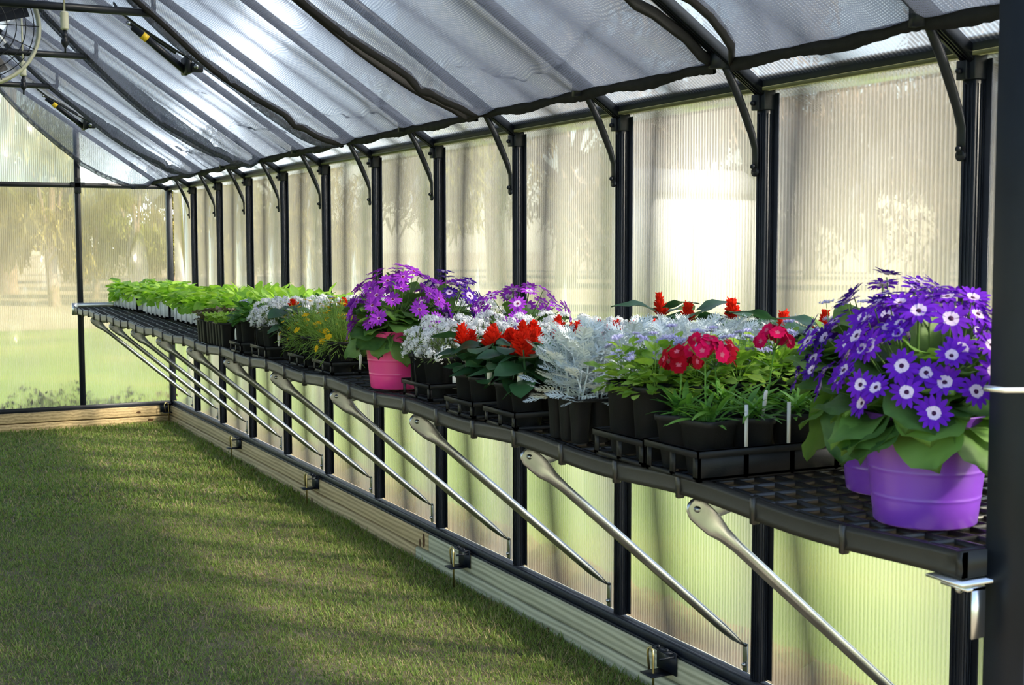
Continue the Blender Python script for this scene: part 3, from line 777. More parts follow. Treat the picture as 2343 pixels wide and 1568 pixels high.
M['crimson'] = petalmat('crimson_petal', (.30, .001, .012), .10, .3); M['crimson_b'] = petalmat('magenta_red_petal', (.27, .003, .11), .10, .3); M['crimson_c'] = petalmat('hot_crimson_petal', (.55, .003, .075), .12, .3)
M['crimson_eye'] = petalmat('pale_pink_eye', (.62, .16, .24), .2, .05)
M['lilac'] = petalmat('lilac_floret', (.62, .60, .88), .25, .15); M['yellow_petal'] = petalmat('golden_petal', (.78, .50, .015), .25, .15)
M['pink_floret'] = petalmat('dusty_pink_floret', (.50, .16, .22), .2, .3)

def fib(n, cap, jit, rr, top=1.0):
    """directions over a cap of the upper sphere, cap = lowest z"""
    i = np.arange(n)+.5; z = top-(top-cap)*i/n; a = i*2.39996+rr.uniform(-jit, jit, n); z = np.clip(z+rr.uniform(-jit, jit, n)*.15, -1, 1)
    q = np.sqrt(1-z*z); return np.c_[q*np.cos(a), q*np.sin(a), z]
def stems(mb, A, B, r, mi=0, n=4, bow=.02, rr=rs):
    for a, b in zip(A, B):
        a = Vector(a); b = Vector(b); m_ = (a+b)/2 + Vector((b.x-a.x, b.y-a.y, 0))*.12 + Vector((rr.uniform(-bow, bow), rr.uniform(-bow, bow), 0))*.3
        mb.tube([a, m_, b], [r, r*.85, r*.7], n, mi, False)
def place_flowers(root, me, P, D, S, name, rr):
    for p_, d_, s_ in zip(P, D, S):
        o = link(name, me, root, tuple(p_)); q = Vector(d_).to_track_quat('Z', 'Y').to_matrix() @ Matrix.Rotation(rr.uniform(0, 6.28), 3, 'Z')
        o.rotation_euler = q.to_euler(); o.scale = (s_,)*3
def pot_mesh(root, rt, rb, h, mat, sq=0, name='pot', lip=.012, lw=.003, n=28, ridges=()):
    prof = [(rb*.2, .001), (rb-.003, 0), (rb, .003)]
    for z in ridges:
        q = rb+(rt-rb)*z/h; sl_ = (rt-rb)/h; prof += [(q-sl_*.006, z-.006), (q-sl_*.0016, z-.0016), (q+.0009, z), (q+sl_*.0016, z+.0016), (q+sl_*.006, z+.006)]
    q = rb+(rt-rb)*(h-lip)/h
    prof += [(q, h-lip), (q+lw, h-lip+.001), (rt+lw, h-.0015), (rt+lw-.001, h), (rt-.002, h), (rt-.003, h-.012)]
    o = MB().lathe(prof, n, (0, 0, 0), 0, sq).build(name, mat, root, True)
    MB().disc(rt-.0026, (0, 0, h-.012), n, 0, sq).build('soil', M['soil'], root)
    return o
def square_pot(root, r, h, mat=None):
    o = pot_mesh(root, r, r*.72, h, mat or M['plastic'], 6, n=36); return o
def round_pot(root, r, h): return pot_mesh(root, r, r*.78, h, M['plastic'], 0)

# --- cineraria (big daisy heads above broad leaves)
def cineraria(root, h, R_, H, nf, nl, mats, rr, lsz=.085, fsz=.030, lean=(0, 0), droop=1.0, zc=.02):
    C0 = np.array([lean[0], lean[1], h])
    T = T_leaf(.50, .35, .12, 9, lambda t: (math.sin(PI*min(1, .16+t*.84))**.6)*(1+.07*math.sin(t*28)), .085, .24, .0)
    fo = MB()
    d = fib(nl, -.35, .5, rr, .85); P = np.array([[0, 0, h-.01]]) + d*np.array([[R_*.42, R_*.42, H*.32]]); P[:, 2] = np.maximum(P[:, 2], h-.004)
    D = d.copy(); D[:, 2] = D[:, 2]*.5 + rr.uniform(-.25, .30, nl); low = d[:, 2] < .1; D[low, 2] -= .55*droop
    fo.inst(T, P, D, lsz*rr.uniform(.75, 1.25, nl), rr.uniform(-.5, .5, nl))
    ni = max(6, nl//2); d = fib(ni, .2, .6, rr); P = np.array([[0, 0, h]])+d*np.array([[R_*.45, R_*.45, H*.45]])
    fo.inst(T, P, d*[1, 1, .3]+[0, 0, .1], lsz*.8*rr.uniform(.7, 1.2, ni), rr.uniform(-.6, .6, ni))
    fo.build('foliage', M['leaf_senetti'], root, True)
    d = fib(nf, zc, .35, rr); P = C0+d*np.array([[R_, R_, H]])*rr.uniform(.86, 1.04, nf)[:, None]
    st = MB(); stems(st, [(rr.uniform(-.02, .02), rr.uniform(-.02, .02), h) for _ in P], P-d*.004, .0016, 0, 4, .03, rr)
    st.build('stems', M['stem'], root, True)
    F = d*[1, 1, .75]+[0, 0, .25]+rr.uniform(-.25, .25, (nf, 3))
    mes = [mesh_of(daisy(13+i, .155, .5, .41 if mats[1] is M['senetti_base'] else .22, .17, .08, .12+.12*i, .1, seed=i), 'flower', [mats[0] if i < 2 or len(mats) < 4 else mats[3], mats[1], mats[2]], fsz, False) for i in range(3)]
    for i in range(3):
        s_ = slice(i, None, 3); place_flowers(root, mes[i], P[s_], F[s_], rr.uniform(.85, 1.12, len(P[s_])), 'flower', rr)
    # drooping buds and half closed heads round the skirt
    return root

def sway(P): return P
r = thing('potted_cineraria', 'large purple pot of violet and white daisy flowers nearest the doorway', 'potted plant', (-.563, -8.180, ZS), .3)
pot_mesh(r, .100, .080, .178, M['purple'], 0, 'pot', .004, .0005, 48, (.045, .088, .135))
cineraria(r, .178, .170, .195, 100, 46, (M['senetti_violet'], M['senetti_base'], M['disc_dark'], M['senetti_violet']), np.random.RandomState(3), .098, .027, (.01, .0), .25, .10)
r = thing('potted_cineraria', 'purple pot of violet daisy flowers behind the large one', 'potted plant', (-.425, -7.955, ZS), 1.3)
pot_mesh(r, .100, .080, .178, M['purple'], 0, 'pot', .004, .0005, 48, (.045, .088, .135))
cineraria(r, .178, .170, .21, 56, 44, (M['senetti_violet'], M['senetti_base'], M['disc_dark'], M['senetti_blue']), np.random.RandomState(5), .115, .028, (0, 0), 1, .12)
r = thing('potted_cineraria', 'bright pink pot of magenta purple daisy flowers', 'potted plant', (-.590, -5.960, ZS), .8)
pot_mesh(r, .100, .080, .178, M['pink'], 0, 'pot', .004, .0005, 48, (.045, .088, .135))
cineraria(r, .178, .165, .20, 46, 44, (M['senetti_magenta'], M['senetti_basem'], M['disc_maroon'], M['senetti_magenta']), np.random.RandomState(9), .10, .030)
r = thing('potted_cineraria', 'deep violet daisy flowers behind the pink pot', 'potted plant', (-.38, -5.86, ZS), .2)
pot_mesh(r, .095, .075, .16, M['plastic'], 0); cineraria(r, .16, .15, .19, 34, 20, (M['senetti_blue'], M['senetti_base'], M['disc_dark'], M['senetti_magenta']), np.random.RandomState(11), .09, .030)
r = thing('potted_cineraria', 'light purple daisy flowers standing behind the white flowers', 'potted plant', (-.20, -6.03, ZS), .2)
pot_mesh(r, .095, .075, .16, M['plastic'], 0); cineraria(r, .16, .17, .16, 28, 22, (M['senetti_magenta'], M['senetti_base'], M['disc_maroon'], M['senetti_magenta']), np.random.RandomState(12), .09, .031)

# --- alyssum
def alyssum(root, h, rr, R_=.062, H=.075, nc=13):
    fo = MB(); T = T_leaf(.16, .1, .1, 2); n = 300; nc = int(nc*2.2)
    d = fib(n, -.15, 1, rr); k = rr.uniform(.25, 1, n)[:, None]; P = np.array([[0, 0, h]])+d*[R_, R_, H]*k
    fo.inst(T, P, d+rr.uniform(-.6, .6, (n, 3)), .016*rr.uniform(.7, 1.3, n))
    d2 = fib(nc, .0, .6, rr); P2 = np.array([[0, 0, h]])+d2*[R_*1.05, R_*1.05, H*1.2]*rr.uniform(.85, 1.12, nc)[:, None]
    stems(fo, [(0, 0, h-.01)]*nc, P2, .0009, 0, 3, .02, rr)
    fo.build('foliage', M['leaf_alyssum'], root, False)
    place_flowers(root, rr.choice(ALY), P2, d2*[1, 1, .8]+[0, 0, .4], rr.uniform(.8, 1.2, nc), 'flower_cluster', rr)
def aly_cluster(seed):
    rr = np.random.RandomState(seed); n = 26; b = MB(); d = fib(n, .05, .5, rr)
    q = T_petal(.34, 1, 0, .9, .6); parts = [(q, rot('Z', i*PI/2) @ rot('X', .2), (0, 0, 0), 1, 0) for i in range(4)]; T = T_join(parts)
    b.inst(T, d*[.017, .017, .012]*rr.uniform(.55, 1.1, n)[:, None], np.cross(d, rr.uniform(-1, 1, (n, 3))), .0046*rr.uniform(.8, 1.2, n), None, up=d)
    return b.mesh('flower_cluster', [M['white_petal']])
ALY = [aly_cluster(i) for i in range(3)]
# --- salvia
def salvia_spike(seed, n=30, H=.042):
    rr = np.random.RandomState(seed); b = MB(); t = np.linspace(0, 1, n); a = np.arange(n)*2.4
    T = T_leaf(.26, -.2, .7, 3, lambda t: (.5+.5*t if t < .8 else .6)); D = np.c_[np.cos(a), np.sin(a), .35+.9*t]
    b.inst(T, np.c_[0*t, 0*t, t*H], D, .030*(1.1-.5*t)*rr.uniform(.8, 1.2, n)); b.inst(T, np.c_[0*t, 0*t, t*H+.002], np.c_[np.cos(a+1), np.sin(a+1), .2+.9*t], .024*(1.1-.5*t))
    return b.mesh('flower_spike', [M['red_petal']])
SPK = [salvia_spike(1), salvia_spike(2, 22, .028), salvia_spike(3, 36, .055)]
def salvia(root, h, rr, nsp=2, big=1.0):
    fo = MB(); T = T_leaf(.36, .35, .14, 6, lambda t: math.sin(PI*min(1, .12+t*.88))**.75, .03, .12, .12); n = 16
    a = np.arange(n)*2.4; z = np.linspace(.0, .075, n)*big
    D = np.c_[np.cos(a), np.sin(a), rr.uniform(-.15, .55, n)]
    fo.inst(T, np.c_[.008*np.cos(a), .008*np.sin(a), h+z], D, .075*big*rr.uniform(.75, 1.15, n), rr.uniform(-.4, .4, n))
    P = [(rr.uniform(-.03, .03), rr.uniform(-.03, .03), h+.062*big+rr.uniform(-.01, .022)) for _ in range(nsp)]
    stems(fo, [(0, 0, h-.01)]*nsp, P, .0025, 0, 5, .01, rr)
    fo.build('foliage', M['leaf_salvia'], root, True)
    for p_ in P: place_flowers(root, SPK[rr.randint(3)], [p_], [(rr.uniform(-.3, .3), rr.uniform(-.3, .3), 1)], [1.0], 'flower_spike', rr)
# --- dusty miller
def T_dusty():
    lobe = T_leaf(.125, .1, .1, 2, lambda t: .55+.45*math.sin(PI*t)); parts = []
    rib = T_petal(.05, 3, 0, .8, .8); parts.append((rib, np.eye(3), (0, 0, 0), 1, 0))
    for i, t in enumerate((.25, .42, .58, .74, .88)):
        ln = (.30, .40, .42, .34, .22)[i]
        for sgn in (-1, 1):
            a = sgn*(.95-.08*i); z = -.12*t*t
            parts.append((lobe, rot('Z', -a), (0, t, z), ln, 0))
            for q, aa in ((.55, .75), (.75, -.6)):
                parts.append((lobe, rot('Z', -a-sgn*aa), (math.sin(a)*ln*q, t+math.cos(a)*ln*q, z), ln*.45, 0))
    parts.append((lobe, np.eye(3), (0, .92, -.1), .24, 0))
    return T_join(parts)
TD = T_dusty()
def dusty(root, h, rr, H=.16, n=28):
    fo = MB(); a = np.arange(n)*2.4; t = np.linspace(0, 1, n)
    P = np.c_[.026*(1-t)*np.cos(a)+rr.uniform(-.028, .028, n), .022*np.sin(a)*(1-t)+rr.uniform(-.02, .02, n), h+t*H*.62]
    D = np.c_[np.cos(a), np.sin(a), .15+1.1*t+rr.uniform(-.3, .3, n)]
    fo.inst(TD, P, D, .058*rr.uniform(.7, 1.2, n), rr.uniform(-.4, .4, n))
    stems(fo, [(rr.uniform(-.01, .01), rr.uniform(-.01, .01), h-.01) for _ in range(3)], P[[n//2, n-1, n-4]], .0022, 0, 4, .01, rr)
    fo.build('foliage', M['leaf_silver'], root, False)
# --- ageratum
def lilac_cluster(seed):
    rr = np.random.RandomState(seed); b = MB(); n = 16; a = rr.uniform(0, 6.28, n); q = np.sqrt(rr.uniform(0, 1, n))*.014
    c = np.c_[q*np.cos(a), q*np.sin(a), rr.uniform(0, .003, n)]; k = 9
    P = np.repeat(c, k, 0); d = fib(k, -.1, .2, rr); D = np.tile(d, (n, 1)); b.inst(T_petal(.26, 1, 0, .6, .6), P, D, .0058); return b.mesh('flower_cluster', [M['lilac']])
LIL = [lilac_cluster(1), lilac_cluster(2)]
def ageratum(root, h, rr, nfl=4, R_=.055, H=.085, mat=None, n=70, lf=.032):
    fo = MB(); T = T_leaf(.38, .3, .12, 4, None, .03, .05, .1); d = fib(n, -.2, .8, rr); k = rr.uniform(.35, 1, n)[:, None]
    fo.inst(T, np.array([[0, 0, h]])+d*[R_, R_, H]*k, d*[1, 1, .4]+[0, 0, .15]+rr.uniform(-.3, .3, (n, 3)), lf*rr.uniform(.7, 1.25, n), rr.uniform(-.5, .5, n))
    if nfl:
        d2 = fib(nfl, .45, .8, rr); P = np.array([[0, 0, h]])+d2*[R_, R_, H*1.28]; stems(fo, [(0, 0, h)]*nfl, P, .0012, 0, 3, .01, rr)
    fo.build('foliage', mat or M['leaf_ageratum'], root, True)
    if nfl: place_flowers(root, LIL[rr.randint(2)], P, d2*[.5, .5, 1], rr.uniform(.8, 1.2, nfl), 'flower_cluster', rr)
# --- dianthus
def dian_flower(seed, mat):
    rr = np.random.RandomState(seed); parts = []; P = T_petal(.52, 4, .3, .85, .22, .26, .08)
    for i in range(5): parts.append((P, rot('Z', 2*PI*i/5) @ rot('X', .15+rr.uniform(-.1, .1)), (0, 0, .01*i), 1+rr.uniform(-.08, .08), None))
    return mesh_of(T_join(parts), 'flower', [mat, M['crimson_eye']], .0165)
DIA = [dian_flower(1, M['crimson_b']), dian_flower(2, M['crimson_c']), dian_flower(3, M['crimson'])]
head_n = [0]
def dianthus(root, h, rr, heads=1, H=.10, nfl=9):
    fo = MB(); T = T_leaf(.085, .35, .2, 4); n = 44; a = rr.uniform(0, 6.28, n)
    fo.inst(T, np.c_[rr.uniform(-.02, .02, (n, 2)), h+rr.uniform(-.006, .02, n)], np.c_[np.cos(a), np.sin(a), rr.uniform(.1, 1.6, n)], .06*rr.uniform(.6, 1.3, n), rr.uniform(-.3, .3, n))
    for k in range(heads):
        c = np.array([rr.uniform(-.025, .025), rr.uniform(-.025, .025), h+H*rr.uniform(.85, 1.15)])
        d = fib(nfl, -.05, .7, rr); P = c+d*[.036, .036, .030]*rr.uniform(.75, 1.25, nfl)[:, None]
        stems(fo, [(c[0]*.3, c[1]*.3, h-.01)], [c-[0, 0, .015]], .002, 0, 5, .01, rr); stems(fo, [c-[0, 0, .016]]*nfl, P, .0009, 0, 3, .005, rr)
        m_ = 10; zz = rr.uniform(.1, .8, m_); aa = rr.uniform(0, 6.28, m_); fo.inst(T, np.c_[c[0]*zz, c[1]*zz, h+(c[2]-h)*zz], np.c_[np.cos(aa), np.sin(aa), .8+0*aa], .035)
        ds = d*[1, 1, .8]+[0, 0, .12]+rr.uniform(-.25, .25, (nfl, 3)); head_n[0] += 1; j = head_n[0] % 3; place_flowers(root, DIA[j], P, ds, rr.uniform(.85, 1.15, nfl), 'flower', rr)
    fo.build('foliage', M['leaf_dianthus'], root, True)
# --- thread-leaved golden daisies
YD = mesh_of(daisy(11, .2, .2, None, .32, .18, .1, .1, .6, .6, 4), 'flower', [M['yellow_petal'], M['yellow_petal'], M['yellow_petal']], .0115)
def threadleaf(root, h, rr, nfl=9, R_=.075, H=.11, n=900, droop=.5):
    fo = MB(); T = T_petal(.028, 3, 0, .4, .8); d = fib(n, -.45, 1.2, rr); k = rr.uniform(.1, 1, n)[:, None]
    P = np.array([[0, 0, h]])+d*[R_, R_, H]*k; D = d+rr.uniform(-.5, .5, (n, 3))+[0, 0, .3]; D[:, 2] -= droop*(d[:, 2] < 0)
    fo.inst(T, P, D, .034*rr.uniform(.6, 1.3, n), rr.uniform(-3, 3, n))
    d2 = fib(nfl, -.1, 1, rr); P2 = np.array([[0, 0, h]])+d2*[R_*1.1, R_*1.1, H*1.15]; stems(fo, [(0, 0, h)]*nfl, P2, .0009, 0, 3, .02, rr)
    fo.build('foliage', M['leaf_thread'], root, False)
    place_flowers(root, YD, P2, d2*[.6, .6, 1]+[0, 0, .3], rr.uniform(.8, 1.2, nfl), 'flower', rr)
# --- leafy seedling
def seedling(root, rr, n=9, s=.062):
    fo = MB(); T = T_leaf(.40, .45, .12, 5, lambda t: math.sin(PI*min(1, .06+t*.88))**.6, .05, .06, .22); a = np.arange(n)*2.4+rr.uniform(0, 6)
    D = np.c_[np.cos(a), np.sin(a), rr.uniform(-.25, 1.3, n)]
    fo.inst(T, np.c_[.004*np.cos(a), .004*np.sin(a), rr.uniform(0, .05, n)], D, s*rr.uniform(.6, 1.2, n), rr.uniform(-.5, .5, n))
    return fo

# ------------------------------------------------------------------ carry trays and packs
def carry_tray(loc, lx, ly, label, rim=.045, solid=False, lug=False):
    """open black carrier: lx across the shelf, ly along it; origin at its centre"""
    r = thing('carry_tray', label, 'plant tray', loc, 0, 'black plant trays on the shelf')
    b = MB(); X, Y = lx/2, ly/2; t = .0025
    def ring(z0, z1, grow, tt):
        x, y = X+grow, Y+grow
        b.box((-x, -y, z0), (x, -y+tt, z1)).box((-x, y-tt, z0), (x, y, z1)).box((-x, -y, z0), (-x+tt, y, z1)).box((x-tt, -y, z0), (x, y, z1))
    ring(rim-.014, rim, .004, .003); ring(rim-.002, rim, .004, .008); ring(0, .008, 0, .010)
    nl = max(2, int(round(lx/.11)))
    for i in range(nl+1):
        x = -X+lx*i/nl
        for y in (-Y, Y-t): b.box((max(-X, x-.006), y, .004), (min(X, x+.006), y+t, rim-.012))
    for x in (-X, X-t):
        for y in (-Y, -.012, Y-.018): b.box((x, y, .004), (x+t, y+.018, rim-.012))
    for i in range(1, nl): b.box((-X+lx*i/nl-.004, -Y, .001), (-X+lx*i/nl+.004, Y, .005))
    b.box((-X, -.004, .001), (X, .004, .005))
    if solid:
        b.box((-X, -Y, .003), (X, -Y+t, rim-.002))
    b.build('frame', M['plastic'], r)
    if lug:
        # upright A-shaped carrying lug on the aisle side
        c = MB(); c.add([(-X-.004, -.022, rim), (-X-.004, -.008, rim), (-X-.010, -.010, rim+.070), (-X-.010, -.003, rim+.086), (-X-.004, .022, rim), (-X-.004, .008, rim), (-X-.010, .010, rim+.070), (-X-.010, .003, rim+.086)],
                    [(0, 1, 2, 3), (5, 4, 7, 6), (3, 2, 6, 7)])
        o = c.build('carry_lug', M['plastic'], r); s_ = o.modifiers.new('thick', 'SOLIDIFY'); s_.thickness = .003
    return r
def cell_pack(loc, label, nx=2, ny=3, h=.10, c=.050):
    r = thing('cell_pack', label, 'cell pack', loc, 0, 'black cell packs of small plants')
    b = MB(); X, Y = nx*c/2, ny*c/2
    for i in range(nx):
        for j in range(ny):
            cx, cy_ = -X+c*(i+.5), -Y+c*(j+.5)
            for (q, z) in ((0, 0),): pass
            prof = [(.0001, .001), (.014, 0), (.0165, .004), (.0215, h-.004), (.0235, h-.002), (.0235, h), (.0205, h), (.019, h-.012)]
            b.lathe(prof, 20, (cx, cy_, 0), 0, 6)
            b.disc(.0205, (cx, cy_, h-.012), 20, 1, 6)
    b.box((-X-.002, -Y-.002, h-.007), (X+.002, -Y+.001, h)).box((-X-.002, Y-.001, h-.007), (X+.002, Y+.002, h)).box((-X-.002, -Y, h-.007), (-X+.001, Y, h)).box((X-.001, -Y, h-.007), (X+.002, Y, h))
    b.build('cells', [M['plastic'], M['soil']], r); return r
def tagstake(loc, rz, label, w_=.014, L=.06):
    b = MB().add([(-w_*.25, 0, 0), (w_*.25, 0, 0), (w_*.5, 0, L*.55), (w_*.5, 0, L*.93), (w_*.3, 0, L), (-w_*.3, 0, L), (-w_*.5, 0, L*.93), (-w_*.5, 0, L*.55)], [(0, 1, 2, 7), (7, 2, 3, 6), (6, 3, 4, 5)])
    o = b.build('plant_tag', M['tag_white']); o.location = loc; o.rotation_euler = (0.1, .06, rz); s_ = o.modifiers.new('thick', 'SOLIDIFY'); s_.thickness = .0008
    tag(o, label, 'plant tag', 'white plant tags'); return o
ORD = ['front', 'second', 'third', 'fourth', 'fifth', 'sixth', 'seventh', 'eighth', 'ninth', 'tenth']
def rows(front, base, xs, ys):
    """front: labels of the first things; the rest are told apart by row and side"""
    def f(x, y, i):
        if i < len(front): return front[i]
        a = sorted(set(xs)).index(x); yy = sorted(set(ys)); b_ = yy.index(y); n_ = len(yy)
        side = '' if n_ == 1 else (', near side' if b_ == 0 else (', far side' if b_ == n_-1 else (', middle' if n_ == 3 else ', %s along' % ORD[b_])))
        r_ = '' if len(set(xs)) == 1 else (', front row' if a == 0 else ', %s row back' % ORD[a])
        return base + r_ + side
    return f
def row_fill(builder, name, cat, xs, ys, z, group, labels, seed, nproto=3, sc0=1.0):
    if isinstance(labels, tuple): labels = rows(labels[0], labels[1], xs, ys)
    """first builds a few of the kind, then copies them over the grid"""
    rr = np.random.RandomState(seed); protos = []; i = 0
    for x in xs:
        for y in ys:
            lab = labels(x, y, i)
            if i < nproto:
                r = thing(name, lab, cat, (x, y, z), rr.uniform(0, 6.28), group); builder(r, rr); protos.append(r)
            else:
                p_ = protos[rr.randint(nproto)]; dup(p_, (x+rr.uniform(-.004, .004), y+rr.uniform(-.004, .004), z), p_.rotation_euler.z+rr.randint(4)*PI/2, lab, group, sc0*rr.uniform(.94, 1.05))
            i += 1
TZ = ZS+.006
ORD2 = ['first', 'second', 'third', 'fourth', 'fifth']
def lab_front(front_far, front_near, rest):
    def f(x, y, i, xs0=None):
        return rest if i > 1 else (front_near if i == 0 else front_far)
    return f
# dianthus tray (nearest the purple pots)
cy_ = -7.652
carry_tray((-.425, cy_, ZS), .545, .180, 'long black tray of crimson flowers beside the purple pots', .060, True)
row_fill(lambda r, rr: (square_pot(r, .043, .106), dianthus(r, .10, rr, 1 if head_n[0] < 2 or rr.rand() < .1 else 0, .095*rr.uniform(.75, 1.25), 13)), 'potted_dianthus', 'potted plant', [-.645, -.545, -.445, -.345, -.245], [cy_-.046, cy_+.044], TZ, 'crimson flowers in the tray beside the purple pots',
         (['crimson cluster flower in a square black pot, front corner of nearest tray', 'bright crimson loose flowers in the front pot beside the tall green pots'], 'crimson flower pot in the nearest black tray'), 31)
for i, (x, y, lb) in enumerate(((-.590, -7.742, 'white tag on the near side of the crimson flower tray, front one'), (-.490, -7.742, 'white tag on the near side of the crimson flower tray, back one'))):
    o = MB().box((-.0035, -.0012, 0), (.0035, .0012, .085)).build('plant_tag', M['tag_white']); o.location = (x, y-.0005, ZS+.055); tag(o, lb, 'plant tag', 'white plant tags')
tagstake((-.52, -7.70, ZS+.10), .4, 'pointed white tag standing among the crimson flowers')
# ageratum tray
cy_ = -7.452
carry_tray((-.42, cy_, ZS), .550, .196, 'black tray of lilac flowers left of the crimson ones', .055)
row_fill(lambda r, rr: (round_pot(r, .046, .150), ageratum(r, .145, rr, 7, .064, .085, None, 120, .031)), 'potted_ageratum', 'potted plant', [-.640, -.535, -.430, -.325, -.220], [cy_-.050, cy_+.048], TZ, 'lilac flowers in tall black pots',
         (['tall black pot of bushy green leaves, front right of its tray', 'tall black pot of bushy green leaves beside the silver plants'], 'lilac and green plant beside the silver foliage'), 32)
# a second block of the same behind the crimson tray
row_fill(lambda r, rr: (round_pot(r, .044, .11), ageratum(r, .105, rr, 8, .075, .165, None, 130, .036)), 'potted_ageratum', 'potted plant', [-.15, -.07], [-7.48, -7.60, -7.72], TZ, 'lilac flowers against the wall', ([], 'tall lilac tufted plant against the wall'), 33, 2)
# dusty miller packs
for i in range(5):
    x = -.625+.115*i
    cell_pack((x, -7.166, ZS), 'black six cell pack of silver plants, front of the row' if i == 0 else 'black six cell pack of silver plants, %s in the row' % ORD2[i], h=.10)
rr = np.random.RandomState(40)
def silver(r, rr): dusty(r, 0, rr, .21, 32)
row_fill(silver, 'silver_plant', 'plant', [-.650, -.600, -.525, -.440, -.360, -.270, -.180, -.10], [-7.216, -7.166, -7.116], ZS+.090, 'silver leaved plants in cell packs',
         (['silver lace leaved plant, leaning from the front cell pack'], 'silver lacy plant in the black cell packs'), 41, 4)
row_fill(silver, 'silver_plant', 'plant', [-.36, -.27, -.18, -.09], [-7.30, -7.01], ZS+.085, 'silver leaved plants further back', ([], 'silver lacy plant in small wall side pots'), 42, 2)
for x in (-.36, -.27, -.18, -.09):
    for y in (-7.30, -7.01):
        if (x, y) == (-.36, -7.30): sp = thing('small_pot', 'small black pot under silver leaves near the wall', 'plant pot', (x, y, ZS), 0, 'small pots under the silver plants'); pot_mesh(sp, .038, .03, .094, M['plastic'], 6)
        else: dup(sp, (x, y, ZS))
# salvia trays
for t_, (yc, nm) in enumerate(((-6.898, 'beside the silver plants'), (-6.660, 'beside the white flowers'))):
    carry_tray((-.42, yc, ZS), .550, .170, 'black tray of red flowers ' + nm, .045)
    lb = ([], 'scarlet flowers in the tray ' + nm)
    row_fill(lambda r, rr: (round_pot(r, .042, .098), salvia(r, .092, rr, 1+rr.randint(2), 1.15)), 'potted_salvia', 'potted plant', [-.64, -.54, -.44, -.34, -.24], [yc-.043, yc+.043], TZ, 'red flowers in the tray ' + nm, lb, 50+t_, 4)
row_fill(lambda r, rr: (round_pot(r, .044, .14), salvia(r, .135, rr, 1, 1.6)), 'potted_salvia', 'potted plant', [-.10], [-6.70, -6.86, -7.02, -7.20, -7.36], TZ, 'large leaved red flowers against the wall', ([], 'scarlet flower with large leaves standing against the wall'), 55, 3)
tagstake((-.660, -6.935, ZS+.085), -.5, 'white tag hanging on the red flower pot beside the silver plants'); tagstake((-.655, -6.755, ZS+.085), -.4, 'small white tag between the two red flower trays')
# near alyssum tray (with barcode label)
yc = -6.262
carry_tray((-.40, yc, ZS), .500, .200, 'black tray of white flowers with an upright lug, beside the pink pot', .050, False, True)
row_fill(lambda r, rr: (square_pot(r, .045, .118), alyssum(r, .114, rr, .070, .085, 16)), 'potted_alyssum', 'potted plant', [-.590, -.490, -.390, -.290, -.190], [yc-.052, yc+.050], TZ, 'white flowers in the tray beside the pink pot',
         (['black pot of white flowers with a barcode label', 'black pot of white flowers touching the pink pot'], 'white flower pot beside the pink pot'), 60, 4)
row_fill(lambda r, rr: (square_pot(r, .042, .118), alyssum(r, .114, rr, .062, .088, 15)), 'potted_alyssum', 'potted plant', [-.16, -.07], [-6.42, -6.52, -6.62], TZ, 'white flowers by the wall behind the red', ([], 'white flowers by the wall behind the red'), 61, 2)
b = MB().box((-.0008, -.0155, -.021), (.0008, .0155, .021)); lb = b.build('price_label', M['tag_white']); lb.location = (-.6325+.105, -6.366+.008, TZ+.058)
lb.location = (-.565, -6.3625, TZ+.050); lb.rotation_euler = (0, 0, PI/2-.0)
tag(lb, 'white barcode label on the near side of the white flower pot', 'label')
ik = MB()
for j in range(5): ik.box((.0009, -.006, .003-j*.0045), (.0013, .012-(j % 2)*.006, .0042-j*.0045))
for j in range(4): ik.box((.0009, -.005+j*.0045, -.0185), (.0013, -.0025+j*.0045, -.0155))
ik.box((.0009, -.005, .013), (.0013, .004, .0142)).box((.0009, -.004, .010), (.0013, .003, .0108))
o = ik.build('print', M['ink'], lb); o.rotation_euler = (0, 0, PI)
# golden daisies
for t_, (yc, nm) in enumerate(((-5.42, 'just left of the pink pot'), (-5.13, 'next to the white flowers'))):
    carry_tray((-.40, yc, ZS), .500, .196, 'black tray of golden flowers ' + nm, .045)
    lb = ([], 'golden flowers in tray ' + nm)
    row_fill(lambda r, rr: (round_pot(r, .046, .105), threadleaf(r, .10, rr, 15, .085, .115)), 'potted_golden_daisy', 'potted plant', [-.60, -.49, -.38, -.27], [yc-.050, yc+.048], TZ, 'golden flowers in the tray ' + nm, lb, 70+t_, 3)
tagstake((-.60, -5.66, ZS+.03), -.6, 'narrow white tag standing just left of the pink pot', .010, .07)
# far alyssum
yc = -4.73
carry_tray((-.42, yc, ZS), .520, .200, 'black tray of white flowers with an upright lug, far side of the golden ones', .050, False, True)
row_fill(lambda r, rr: (square_pot(r, .045, .125), alyssum(r, .120, rr, .065, .085, 14)), 'potted_alyssum', 'potted plant', [-.625, -.52, -.415, -.31, -.205], [yc-.050, yc+.050], TZ, 'white flowers in the far tray',
         (['black pot of white flowers with a white tag, front of the far tray', 'black pot of white flowers beside the dark green plants'], 'white flower pot in the far tray'), 80, 3)
row_fill(lambda r, rr: (square_pot(r, .042, .12), alyssum(r, .115, rr, .062, .095, 15)), 'potted_alyssum', 'potted plant', [-.155, -.065], [-4.55, -4.66, -4.77, -4.88, -4.99, -5.10, -5.21, -5.32, -5.43, -5.54], TZ, 'white flowers along the wall', ([], 'white flowers by the wall behind the golden ones'), 81, 3)
tagstake((-.628, -4.83, ZS+.045), -.5, 'white tag on the pot of white flowers in the far tray', .012, .06)
